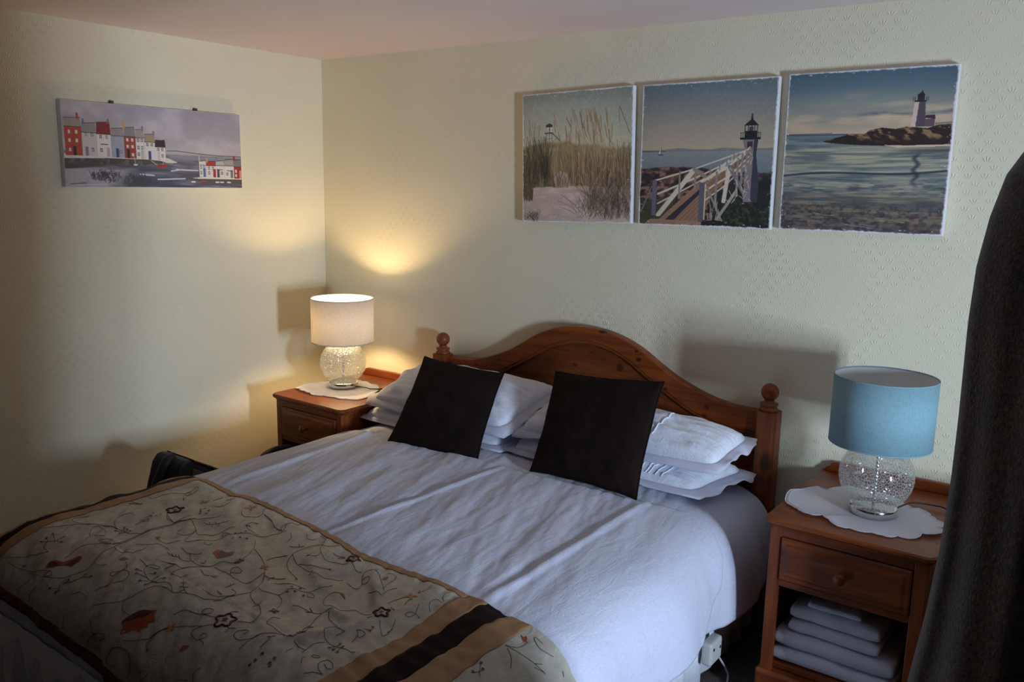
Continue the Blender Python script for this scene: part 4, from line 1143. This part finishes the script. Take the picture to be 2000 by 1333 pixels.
# ------------------------------------------------------------------ pictures (painted as vertex colour on fine grids)
def s2l(c): c = np.asarray(c, float)/255; return np.where(c <= .04045, c/12.92, ((c+.055)/1.055)**2.4)
class Art:
    def __init__(s, nx, ny):
        s.nx, s.ny = nx, ny; s.a = ny/nx
        s.X, s.Y = np.meshgrid(np.linspace(0, 1, nx), np.linspace(0, 1, ny)); s.I = np.zeros((ny, nx, 3))
    def put(s, m, c): m = np.clip(m, 0, 1)[..., None]; s.I = s.I*(1-m)+np.asarray(c, float)*m
    def grad(s, stops, coord=None):
        t = s.Y if coord is None else coord
        p = [a for a, _ in stops]
        s.I = np.stack([np.interp(t, p, [c[k] for _, c in stops]) for k in range(3)], -1)
    def win(s, x0, x1, y0, y1, pad=3):
        i0 = max(0, int(min(x0, x1)*(s.nx-1))-pad); i1 = min(s.nx, int(max(x0, x1)*(s.nx-1))+pad+2)
        j0 = max(0, int(min(y0, y1)*(s.ny-1))-pad); j1 = min(s.ny, int(max(y0, y1)*(s.ny-1))+pad+2); return slice(j0, j1), slice(i0, i1)
    def poly(s, pts, c, al=1.0):
        xs = [p[0] for p in pts]; ys = [p[1] for p in pts]; w_ = s.win(min(xs), max(xs), min(ys), max(ys)); X, Y = s.X[w_], s.Y[w_]
        if X.size == 0: return
        ins = np.zeros(X.shape, bool)
        for (x1, y1), (x2, y2) in zip(pts, pts[1:]+pts[:1]):
            if y1 == y2: continue
            ins ^= ((y1 > Y) != (y2 > Y)) & (X < (x2-x1)*(Y-y1)/(y2-y1)+x1)
        m = ins.astype(float)[..., None]*al; s.I[w_] = s.I[w_]*(1-m)+np.asarray(c, float)*m
    def rect(s, x0, y0, x1, y1, c, al=1.0): s.poly([(x0, y0), (x1, y0), (x1, y1), (x0, y1)], c, al)
    def line(s, x0, y0, x1, y1, wd, c, al=1.0):
        w_ = s.win(x0-wd if x0 < x1 else x0+wd, x1+wd if x0 < x1 else x1-wd, y0, y1, 3); X, Y = s.X[w_], s.Y[w_]
        if X.size == 0: return
        dx, dy = x1-x0, (y1-y0)*s.a; L = dx*dx+dy*dy+1e-9; px, py = X-x0, (Y-y0)*s.a
        t = np.clip((px*dx+py*dy)/L, 0, 1); d = np.hypot(px-t*dx, py-t*dy)
        m = np.clip((wd/2-d)*s.nx+.5, 0, 1)[..., None]*al*min(1, wd*s.nx); s.I[w_] = s.I[w_]*(1-m)+np.asarray(c, float)*m
    def pl(s, pts, wd, c, al=1.0):
        for a, b in zip(pts, pts[1:]): s.line(*a, *b, wd, c, al)
    def torn(s, wd=.016, seed=0, c=(176, 174, 190)):
        wd = wd*.72
        n = fbm(s.X*9, s.Y*9, seed, 2)*.005+fbm(s.X*55, s.Y*55, seed+4, 4)*.006
        d = np.minimum(np.minimum(s.X, 1-s.X), np.minimum(s.Y, 1-s.Y)); s.put((wd+n-d)*120, c)
        sp = (vn(s.X*90+3*s.Y, s.Y*110, seed+9) > .44)*np.clip((.05-d)/.03, 0, 1); s.put(sp*.8, c)
    def vig(s, seed, c, amt=.5):
        d = np.hypot(s.X-.5, s.Y-.5)*1.5; s.put(np.clip(d-.45, 0, 1)**1.5*amt, c)
rg = np.random.RandomState(11)
def art_dunes(n=400):
    A = Art(n, n); A.grad([(0, (92, 104, 108)), (.12, (112, 122, 118)), (.45, (142, 142, 126)), (.5, (120, 110, 85)), (1, (70, 60, 50))])
    A.put(np.clip(fbm(A.X*60, A.Y*60, 2)*.3+.0, 0, 1), (170, 165, 150))
    # little lookout tower
    A.poly([(.225, .245), (.26, .232), (.29, .248), (.288, .262), (.228, .262)], (38, 46, 50)); A.rect(.24, .262, .285, .30, (150, 150, 145)); A.line(.262, .262, .262, .31, .008, (60, 60, 60))
    A.rect(.215, .302, .295, .312, (50, 48, 48)); 
    for x in (.232, .26, .287): A.line(x, .31, x-.004, .40, .006, (95, 85, 78))
    A.line(.29, .31, .36, .37, .008, (70, 62, 55)); A.line(.225, .35, .29, .35, .004, (90, 80, 72))
    top = .40-.03*np.sin(A.X*5)+.02*fbm(A.X*12, A.X*0, 3); A.put((A.Y-top)*40, (112, 100, 66))
    A.rect(.2, .425, .34, .45, (125, 116, 88), .8)
    A.put(np.clip((A.Y-.45)*5, 0, 1)*np.clip(.5+fbm(A.X*14, A.Y*10, 6)*1.6, 0, 1), (78, 56, 46))
    def blades(k, xr, yb, yt, cols, wd=(.002, .004), lean=.1):
        for _ in range(k):
            x = rg.uniform(*xr); b = rg.uniform(*yb); t = rg.uniform(*yt); l = rg.normal(0, abs(lean))*(b-t); c = np.array(cols[rg.randint(len(cols))])*rg.uniform(.75, 1.2)
            xm = x+l*.35; w_ = rg.uniform(*wd); A.line(x, b, xm, (b+t)/2, w_, c, .9); A.line(xm, (b+t)/2, x+l, t, w_*.8, c, .9)
    blades(520, (.30, 1.0), (.55, .75), (.38, .55), [(120, 108, 72), (98, 88, 58), (134, 118, 84), (84, 62, 50)])
    blades(330, (.40, 1.0), (.62, .80), (.44, .62), [(92, 62, 50), (112, 86, 62), (70, 48, 44), (128, 110, 80)])
    blades(260, (0, .27), (.60, .74), (.32, .58), [(44, 40, 32), (60, 54, 40), (32, 30, 28), (84, 76, 52)], lean=.18)
    blades(10, (.02, .16), (.50, .56), (.18, .30), [(70, 62, 52)], (.003, .005), -.16)
    sy = .735-.02*np.sin(A.X*3.4)+.02*np.clip(A.X-.6, 0, 1)+.006*fbm(A.X*20, A.X*0, 3)
    sm = np.clip((A.Y-sy)*90, 0, 1); A.put(sm, (140, 124, 122)); A.put(sm*np.clip(fbm(A.X*9+A.Y*5, A.Y*40, 8)*.9+.15, 0, .5), (166, 150, 146)); A.put(sm*np.clip(fbm(A.X*80, A.Y*80, 5)*.5, 0, .4), (110, 96, 96))
    A.poly([(.30, .66), (.36, .60), (.43, .62), (.46, .72), (.32, .735)], (138, 122, 112), .7)
    for _ in range(26): x = rg.uniform(.30, .46); A.line(x, .73, x+rg.uniform(-.06, .06), rg.uniform(.58, .68), .003, (74, 52, 46), .9)
    blades(170, (.0, .10), (.78, .84), (.64, .76), [(52, 48, 36), (72, 66, 48)])
    blades(420, (.62, 1.0), (.80, .98), (.58, .82), [(86, 70, 52), (110, 92, 70), (60, 46, 40), (128, 112, 92), (48, 38, 38)], lean=.45)
    blades(110, (.5, 1.0), (.82, .98), (.74, .90), [(50, 42, 48), (66, 52, 52)], (.002, .003), 1.2)
    blades(50, (.02, .16), (.96, 1.0), (.90, .97), [(62, 48, 44)], lean=.8)
    for _ in range(46):
        x = rg.choice([rg.uniform(.38, .98), rg.normal(.62, .08), rg.normal(.74, .05)]); b = rg.uniform(.42, .60); t = rg.uniform(.13, .32); l = rg.normal(-.05, .045)
        A.line(x, b, x+l, t+.10, .0025, (128, 108, 76)); A.line(x+l, t+.10, x+l*1.25, t, .0065, (118, 84, 58), .9)
    A.line(.42, .20, .46, .27, .006, (92, 62, 50)); A.line(.89, .14, .98, .34, .005, (88, 62, 50)); A.line(.54, .16, .57, .28, .007, (98, 70, 54))
    A.I = A.I*.72+A.I.mean(-1, keepdims=True)*.28*np.array([1.04, 1, .97]); A.I *= 1.10; A.vig(3, (70, 66, 64), .4); A.torn(.014, 3); return A
def art_walkway(n=400):
    A = Art(n, n); A.grad([(0, (74, 90, 100)), (.12, (92, 100, 104)), (.30, (118, 114, 108)), (.47, (138, 126, 112)), (.472, (102, 106, 110)), (.62, (82, 92, 102)), (1, (60, 50, 40))])
    A.put(np.clip(fbm(A.X*70, A.Y*70, 12)*.25, 0, 1), (150, 145, 135))
    A.poly([(0, .475), (0, .463), (.15, .462), (.3, .450), (.42, .460), (.55, .462), (.65, .452), (.8, .462), (1, .458), (1, .475)], (92, 94, 100), .9); A.rect(0, .468, .2, .474, (62, 68, 76))
    A.line(.165, .445, .165, .492, .004, (70, 70, 74)); A.poly([(.135, .492), (.185, .492), (.178, .499), (.142, .499)], (48, 50, 56)); A.poly([(.16, .45), (.145, .487), (.16, .488)], (160, 158, 150))
    ry = .60-.02*np.sin(A.X*4+.5)+.012*fbm(A.X*18, A.X*0, 4); rk = np.clip((A.Y-ry)*80, 0, 1); A.put(rk, (56, 42, 42)); tx = fbm(A.X*26, A.Y*44, 14)
    A.put(rk*np.clip(tx*2.6, 0, .9), (112, 86, 76)); A.put(rk*np.clip(-tx*2.5, 0, .9), (28, 24, 28))
    A.put(np.clip((A.Y-.80+.1*A.X)*20, 0, 1)*np.clip((.32-A.X)*20, 0, 1)*.9, (44, 46, 32))
    A.put(np.clip((A.Y-.60-.30*(1-A.X))*14, 0, 1)*np.clip((A.X-.55)*14, 0, 1), (24, 27, 28)); gx = fbm(A.X*50, A.Y*50, 15)
    A.put(np.clip((A.Y-.74)*10, 0, 1)*np.clip((A.X-.62)*14, 0, 1)*np.clip(gx*2.2, 0, .8), (58, 60, 38))
    # tower
    A.poly([(.775, .40), (.885, .40), (.875, .50), (.875, .82), (.80, .82), (.80, .50)], (98, 90, 98)); A.poly([(.855, .40), (.885, .40), (.875, .50), (.905, .70), (.90, .82), (.85, .82)], (44, 46, 58))
    A.rect(.808, .415, .845, .475, (48, 36, 40)); A.rect(.755, .388, .90, .402, (24, 26, 32))
    A.rect(.785, .345, .875, .388, (22, 22, 28)); A.rect(.785, .308, .875, .345, (128, 124, 118)); [A.line(x, .305, x, .35, .006, (24, 24, 30)) for x in (.787, .81, .833, .855, .873)]; A.rect(.815, .318, .845, .345, (50, 48, 50))
    A.poly([(.78, .310), (.80, .290), (.825, .270), (.828, .245), (.838, .245), (.842, .270), (.862, .288), (.882, .310)], (26, 27, 34)); A.line(.833, .235, .833, .26, .010, (26, 27, 34))
    for x in (.76, .775, .885, .898): A.line(x, .355, x, .39, .004, (36, 36, 42))
    A.line(.757, .357, .787, .357, .003, (36, 36, 42)); A.line(.873, .357, .90, .357, .003, (36, 36, 42))
    # deck
    A.poly([(.10, 1), (.18, .945), (.46, .70), (.70, .56), (.83, .485), (.86, .49), (.76, .60), (.58, .76), (.50, .93), (.50, 1)], (112, 86, 72))
    for k in range(9):
        f = k/8; A.line(.22+.30*f, .96, .80+.045*f, .50, .003, (60, 44, 40), .9)
    A.poly([(.22, .955), (.48, .735), (.50, .75), (.27, .975)], (40, 34, 44)); A.poly([(.04, 1), (.10, .955), (.50, .965), (.50, 1)], (122, 92, 78))
    W_ = (158, 148, 140); G = (104, 98, 100)
    def rail(P0, P1, P2, wd):
        A.line(*P0, *P1, wd, W_); A.line(*P1, *P2, wd*.8, W_)
    rail((.12, .68), (.42, .60), (.80, .475), .012); rail((.15, .775), (.44, .66), (.80, .50), .014); rail((.15, .845), (.40, .72), (.79, .515), .010)
    A.line(.16, .925, .43, .60, .036, W_); A.line(.43, .60, .54, .665, .026, G); A.line(.545, .665, .68, .545, .020, W_)
    for x, y0, y1 in ((.32, .62, .80), (.44, .60, .74), (.55, .57, .68), (.62, .55, .64), (.67, .53, .60), (.72, .50, .58), (.75, .49, .56)): A.line(x, y0, x, y1, .014 if x < .5 else .009, G)
    A.rect(.105, .675, .14, .93, (76, 76, 92)); A.line(.10, .72, .02, .90, .009, (96, 92, 100))
    rail((.49, .685), (.68, .585), (.83, .455), .018); rail((.50, .76), (.70, .64), (.84, .50), .012); rail((.50, .83), (.68, .70), (.83, .54), .010)
    A.line(.66, .82, .69, .58, .030, W_); A.line(.69, .58, .80, .76, .026, (92, 88, 96)); A.line(.53, .72, .66, .97, .016, G); A.line(.74, .76, .60, .97, .022, (120, 114, 112))
    for x, y0, y1 in ((.60, .62, .84), (.75, .53, .78), (.78, .50, .70), (.81, .48, .64), (.835, .46, .58)): A.line(x, y0, x, y1, .016, G)
    for _ in range(36): x = rg.uniform(.66, .85); y = rg.uniform(.5, .85); A.line(x, y, x+rg.uniform(-.03, .03), y+rg.uniform(-.05, .05), .006, W_, .7)
    for _ in range(16): x = rg.uniform(.54, .64); y = rg.uniform(.78, .95); A.line(x, y, x+rg.uniform(-.02, .02), y+.06, .007, (126, 118, 108), .8)
    A.rect(.475, .69, .515, .965, (72, 70, 84)); A.rect(.515, .70, .525, .95, (150, 138, 126))
    A.poly([(.50, 1), (.50, .965), (.60, .95), (.80, .98), (1, .97), (1, 1)], (26, 24, 24)); A.I *= 1.05; A.vig(4, (40, 44, 52), .4); A.torn(.017, 23); return A
def art_bay(n=400):
    A = Art(n, n); A.grad([(0, (52, 78, 104)), (.10, (66, 90, 112)), (.20, (96, 110, 118)), (.30, (126, 128, 124)), (.385, (134, 130, 126)), (.388, (70, 92, 106)), (.44, (84, 102, 112)), (.52, (112, 122, 118)), (.62, (98, 112, 116)), (.72, (84, 98, 104)), (.80, (62, 66, 70)), (1, (56, 50, 54))])
    cl = fbm(A.X*3.5+A.Y*2, A.Y*16, 33, 5); sk = np.clip((.38-A.Y)*12, 0, 1)*np.clip((A.Y-.12)*8, 0, 1)
    A.put(sk*np.clip(cl*1.8, 0, .7), (150, 142, 138)); A.put(sk*np.clip(-cl*2.0, 0, .6), (92, 104, 116))
    cb = np.clip(1-abs(A.Y-(.305-.05*A.X+.012*np.sin(A.X*9)))/.018, 0, 1)*np.clip(A.X*2, 0, 1); A.put(cb*(.6+fbm(A.X*10, A.Y*30, 35)), (74, 86, 100))
    A.rect(0, .384, .4, .391, (44, 58, 80)); A.line(0, .383, .3, .380, .004, (50, 60, 80))
    wv = fbm(A.X*4, A.Y*70, 36, 4); sea = np.clip((A.Y-.39)*30, 0, 1)
    A.put(sea*np.clip(wv*1.0, 0, .4), (136, 142, 136)); A.put(sea*np.clip(-wv*1.6, 0, .65), (48, 66, 84))
    fine = fbm(A.X*14+A.Y*8, A.Y*90, 38, 3); A.put(np.clip((A.Y-.64)*10, 0, 1)*np.clip((.80-A.Y)*12, 0, 1)*np.clip(-fine*2.0, 0, .8), (38, 46, 62)); A.put(np.clip((A.Y-.64)*10, 0, 1)*np.clip((.78-A.Y)*12, 0, 1)*np.clip(fine*1.3, 0, .5), (140, 142, 138))
    wy = .655-.048*A.X-.014*np.sin(A.X*5.5+.4); A.put(np.clip((1-abs(A.Y-wy)/.009)*1.3, 0, 1)*.9, (28, 36, 52)); A.put(np.clip(1-abs(A.Y-wy+.014)/.006, 0, 1)*.5, (150, 152, 146))
    for y in (.545, .575, .60): A.line(.05, y+.015, .95, y-.02, .003, (58, 72, 86), .6)
    bs = fbm(A.X*40, A.Y*60, 39, 4); bch = np.clip((A.Y-.79)*14, 0, 1); A.put(bch*np.clip(bs*1.6, 0, .6), (88, 82, 78)); A.put(bch*np.clip(-bs*1.6, 0, .6), (34, 32, 40))
    A.pl([(.22, .885), (.30, .90), (.36, .898)], .004, (122, 116, 84), .7); A.pl([(.62, .925), (.70, .915), (.78, .93)], .004, (122, 116, 84), .7); A.pl([(.40, .945), (.46, .96), (.54, .965), (.60, .975)], .003, (140, 134, 146), .8)
    R_ = [(.24, .432), (.30, .415), (.38, .395), (.42, .385), (.50, .388), (.53, .365), (.60, .352), (.68, .362), (.74, .350), (.80, .355), (.86, .362), (.92, .342), (1, .340), (1, .46), (.85, .468), (.62, .462), (.45, .455), (.30, .442)]
    A.poly(R_, (30, 24, 26)); rt = fbm(A.X*22-A.Y*14, A.Y*34, 40, 4); rm = np.zeros(A.X.shape); B = Art(n, n); B.poly(R_, (1, 1, 1)); A.put(B.I[..., 0]*np.clip(rt*2.8-.1, 0, .85)*np.clip((.45-A.Y)*22, 0, 1), (112, 98, 78))
    A.poly([(.62, .458), (.75, .462), (1, .458), (1, .470), (.70, .474)], (150, 140, 138)); A.put(np.clip(1-abs(A.Y-.495)/.022, 0, 1)*np.clip((A.X-.62)*5, 0, 1)*.8, (38, 42, 54))
    A.poly([(.775, .205), (.835, .205), (.845, .352), (.765, .352)], (146, 142, 150)); A.poly([(.80, .205), (.835, .205), (.846, .352), (.79, .352)], (58, 56, 74))
    A.rect(.772, .196, .842, .206, (30, 30, 38)); A.rect(.787, .165, .828, .198, (30, 30, 40)); A.poly([(.783, .167), (.805, .150), (.812, .135), (.818, .150), (.832, .167)], (28, 28, 36))
    for x in (.765, .775, .838, .848): A.line(x, .178, x, .20, .004, (34, 34, 42))
    A.poly([(.835, .30), (.845, .285), (.895, .285), (.90, .31)], (44, 34, 46)); A.rect(.838, .308, .895, .352, (66, 60, 74))
    A.line(.90, .335, 1, .330, .004, (60, 62, 70)); [A.line(x, .333, x, .35, .003, (60, 62, 70)) for x in np.linspace(.905, .99, 7)]
    rf = np.clip(1-abs(A.X-.815-.012*np.sin(A.Y*90))/.024, 0, 1)*np.clip((A.Y-.50)*40, 0, 1)*np.clip((.74-A.Y)*12, 0, 1); A.put(rf*.85, (32, 36, 58))
    A.I = A.I*np.array([1.14, 1.04, .96]); A.vig(5, (36, 44, 62), .4); A.torn(.016, 43); return A
def art_harbour(nx=640, ny=262):
    A = Art(nx, ny); A.grad([(0, (128, 124, 146)), (.30, (140, 136, 154)), (.55, (150, 146, 156)), (.60, (112, 112, 126)), (.72, (66, 68, 88)), (1, (60, 62, 88))])
    c = fbm(A.X*9, A.Y*5, 51, 4); A.put(np.clip(c, 0, .5)*np.clip((.6-A.Y)*6, 0, 1), (168, 164, 174)); A.put(np.clip(-c, 0, .4)*np.clip((.6-A.Y)*6, 0, 1), (118, 114, 130))
    A.pl([(.54, .535), (.60, .530), (.70, .55), (.85, .57), (1, .57)], .005, (84, 84, 96)); st = fbm(A.X*6, A.Y*30, 52, 4)
    lw = np.clip((A.Y-.56)*20, 0, 1); A.put(lw*np.clip(st*1.6, 0, .7), (118, 118, 138)); A.put(lw*np.clip(-st*1.6, 0, .7), (46, 48, 70))
    A.put(np.clip((.62-A.X-.30*A.Y)*9, 0, 1)*np.clip((A.Y-.74-.02*np.sin(A.X*8))*20, 0, 1), (136, 134, 150)); A.put(np.clip((.55-A.X)*6, 0, 1)*np.clip((A.Y-.78)*9, 0, 1)*np.clip(fbm(A.X*14, A.Y*12, 57)*1.8, 0, .7), (92, 90, 104))
    A.poly([(0, .62), (.50, .60), (.56, .64), (.60, .68), (.56, .69), (.48, .68), (.30, .70), (.12, .735), (0, .76)], (170, 166, 172))
    A.poly([(0, .67), (.2, .655), (.42, .652), (.50, .665), (.54, .69), (.44, .715), (.25, .73), (.10, .765), (0, .79)], (58, 54, 58)); sp = fbm(A.X*40, A.Y*20, 53); A.put(np.clip(sp*1.6, 0, .6)*(abs(A.Y-.70) < .035)*(A.X < .5), (100, 92, 90)); A.line(.0, .79, .28, .735, .004, (92, 34, 40), .7)
    Wt = (176, 172, 180); RD = (146, 52, 34); GR = (112, 108, 112)
    def house(x0, x1, yt, ym, yb, wall, roof, dr, chim, rows, wc=(70, 68, 80)):
        A.rect(x0, ym, x1, yb, wall); A.poly([(x0, ym), (x0+.002, yt+.01), (x1-.004, yt), (x1, ym)], roof); A.line(x0, ym, x1, ym, .003, (50, 44, 48)); A.line(x0+.002, yt+.012, x1-.004, yt, .003, (60, 46, 46)); A.line(x1, ym, x1, yb, .002, (110, 100, 110), .7)
        if chim: A.rect(chim[0], chim[1], chim[0]+.011, yt+.02, chim[2])
        w_ = x1-x0
        for y in rows:
            for f in (.28, .70):
                if dr and abs(f-dr[0]) < .22 and y > yb-.11: continue
                xx = x0+w_*f; A.rect(xx-.006, y-.02, xx+.006, y+.02, wc); A.rect(xx-.0035, y-.012, xx+.0035, y+.012, (172, 168, 176) if sum(wall) < 400 else (150, 150, 165))
        if dr:
            xx = x0+w_*dr[0]; A.rect(xx-.008, yb-.11, xx+.008, yb, dr[1])
    house(.008, .092, .19, .30, .635, RD, (122, 116, 112), (.55, (38, 26, 34)), (.070, .135, (150, 50, 38)), (.36, .46, .57), (170, 160, 160))
    house(.092, .165, .24, .36, .635, (156, 152, 162), GR, (.30, (112, 92, 112)), (.096, .20, (90, 88, 100)), (.38, .56))
    house(.165, .238, .22, .37, .635, Wt, (108, 26, 34), (.78, (150, 126, 138)), (.222, .185, (88, 84, 96)), (.40, .56)); A.line(.185, .49, .22, .49, .004, (60, 56, 66))
    house(.238, .306, .28, .38, .64, (124, 132, 156), (118, 114, 122), (.45, (40, 54, 98)), None, (.57,))
    house(.306, .368, .26, .38, .645, (132, 48, 38), (108, 106, 110), (.32, (36, 26, 36)), (.302, .205, (166, 128, 64)), (.42, .50, .60), (170, 160, 160))
    house(.368, .415, .28, .39, .65, Wt, (128, 120, 122), (.70, (150, 140, 148)), (.402, .245, (98, 96, 108)), (.42, .51, .59))
    house(.415, .474, .33, .435, .655, Wt, (132, 116, 96), (.45, (44, 62, 108)), (.463, .295, (104, 100, 108)), (.465,)); house(.474, .532, .40, .49, .66, Wt, (46, 30, 42), (.35, (160, 152, 160)), None, (.52, .60))
    A.poly([(.475, .40), (.53, .405), (.533, .49), (.472, .49)], (46, 30, 42))
    # the boats
    A.poly([(.48, .715), (.545, .70), (.525, .75), (.49, .752)], (140, 34, 36)); A.line(.515, .62, .515, .70, .003, (150, 146, 150)); A.line(.45, .67, .48, .72, .003, (160, 158, 165)); A.line(.355, .63, .36, .71, .003, (150, 148, 155)); A.poly([(.35, .715), (.375, .715), (.368, .735), (.352, .735)], (170, 166, 172))
    for x0, y0, x1, y1 in ((.59, .77, .72, .775), (.48, .90, .64, .885), (.66, .885, .74, .87), (.38, .84, .46, .85), (.56, .79, .60, .775)): A.line(x0, y0, x1, y1, .007, (178, 176, 186), .85)
    # right hand quay
    A.poly([(.64, .88), (.70, .865), (.76, .86), (1, .865), (1, .95), (.86, .935), (.76, .94)], (66, 62, 64)); A.poly([(.68, .875), (.76, .855), (1, .855), (1, .885), (.74, .885)], (176, 172, 178))
    house(.728, .772, .64, .70, .855, Wt, Wt, (.72, (70, 92, 132)), None, (.73, .80)); A.line(.730, .58, .730, .70, .004, (176, 172, 178))
    house(.772, .832, .645, .705, .86, Wt, (160, 34, 34), (.85, (150, 30, 38)), (.773, .60, (150, 128, 84)), (.74, .80)); house(.832, .888, .63, .70, .86, Wt, (150, 144, 150), (.28, (60, 58, 78)), (.832, .585, (92, 100, 128)), (.80,)); A.line(.84, .755, .875, .757, .004, (60, 56, 66))
    house(.888, .95, .61, .70, .865, Wt, (132, 126, 126), (.75, (90, 84, 104)), None, (.81,)); house(.95, .998, .61, .71, .87, (142, 26, 34), (98, 98, 106), (.9, (172, 110, 110)), (.948, .56, (128, 26, 34)), (.77, .83), (170, 150, 150))
    A.line(.905, .765, .94, .77, .004, (60, 56, 66)); A.poly([(.735, .905), (.775, .905), (.765, .925), (.742, .925)], (142, 40, 40))
    for x in (.68, .83, .86, .905): A.line(x, .925, x+.018, .925, .008, (178, 174, 182))
    A.I = (A.I*.85+A.I.mean(-1, keepdims=True)*.15)*.95
    # shrubs in the foreground
    for cx, cy_, rx, ry in ((.17, .88, .05, .05), (.225, .89, .055, .07), (.345, .93, .055, .07), (.40, .94, .04, .08)):
        for _ in range(90):
            a = rg.uniform(0, 6.28); r = rg.uniform(0, 1)**.6; x = cx+rx*r*math.cos(a); y = cy_+ry*r*math.sin(a); A.line(x, y, x+rg.uniform(-.012, .012), y-rg.uniform(.01, .06), .003, (48, 46, 56), .8)
    A.line(.235, .90, .225, .78, .003, (54, 50, 60)); A.line(.49, .97, .455, .87, .003, (54, 50, 60)); A.line(.02, .97, .10, .955, .004, (70, 66, 76)); A.line(.0, .99, .2, .97, .006, (160, 156, 166), .7)
    return A
def picture(name, label, cat, W_, H_, T_, art, group=None, k=1.0, tint=(1, .96, .83)):
    """upright canvas: x across, z up, face towards -y; origin at centre of the back"""
    t = thing(name, label, cat, (0, 0, 0), group)
    bm = bmesh.new(); add_box(bm, -W_/2, W_/2, -T_, 0, -H_/2, H_/2); o = bmk('canvas_wrap', bm, M['canvas'], t); bevel(o, .002)
    I = s2l(art.I)*k*np.array(tint); ny, nx = I.shape[:2]; e = .0015
    X, Z = np.meshgrid(np.linspace(-W_/2+e, W_/2-e, nx), np.linspace(H_/2-e, -H_/2+e, ny)); V = np.stack([X, X*0-T_-.0006, Z], -1).reshape(-1, 3)
    idx = np.arange(nx*ny).reshape(ny, nx); F = np.stack([idx[:-1, :-1], idx[1:, :-1], idx[1:, 1:], idx[:-1, 1:]], -1).reshape(-1, 4)
    me = bpy.data.meshes.new('printed_picture'); me.vertices.add(len(V)); me.vertices.foreach_set('co', V.ravel()); me.loops.add(F.size); me.loops.foreach_set('vertex_index', F.ravel())
    me.polygons.add(len(F)); me.polygons.foreach_set('loop_start', np.arange(0, F.size, 4)); me.polygons.foreach_set('loop_total', np.full(len(F), 4)); me.update(calc_edges=True)
    ca = me.color_attributes.new('Col', 'FLOAT_COLOR', 'POINT'); ca.data.foreach_set('color', np.concatenate([np.clip(I, 0, .9).reshape(-1, 3), np.ones((nx*ny, 1))], 1).ravel())
    link('printed_picture', me, M['print'], t, False)
    return t
ART_K = 2.1
for x, z, ro, art, lab in ((1.4998, 1.7352, 1.54, art_dunes(), 'square canvas print of dune grass and sand, leftmost of the three above the bed'),
                           (2.0414, 1.7418, .50, art_walkway(), 'square canvas print of a white walkway leading to a lighthouse, middle of the three'),
                           (2.5792, 1.7479, .23, art_bay(), 'square canvas print of a calm bay with a distant lighthouse, rightmost of the three')):
    p = picture('canvas_print', lab, 'picture', .507, .507, .022, art, 'seaside canvas prints above the headboard', ART_K); p.location = (x, -.008, z); p.rotation_euler = (0, -math.radians(ro), 0)
p = picture('harbour_painting', 'long canvas painting of red and white harbour houses on the left wall', 'picture', .787, .322, .028, art_harbour(), None, ART_K)
p.rotation_euler = (0, 0, math.radians(90)); p.location = (.002, -.8975, 1.746)
for x in (-.185, .185):
    box('hanging_clip', x-.006, x+.006, -.018, .0, .161, .173, M['bagbrown'], p, .001)
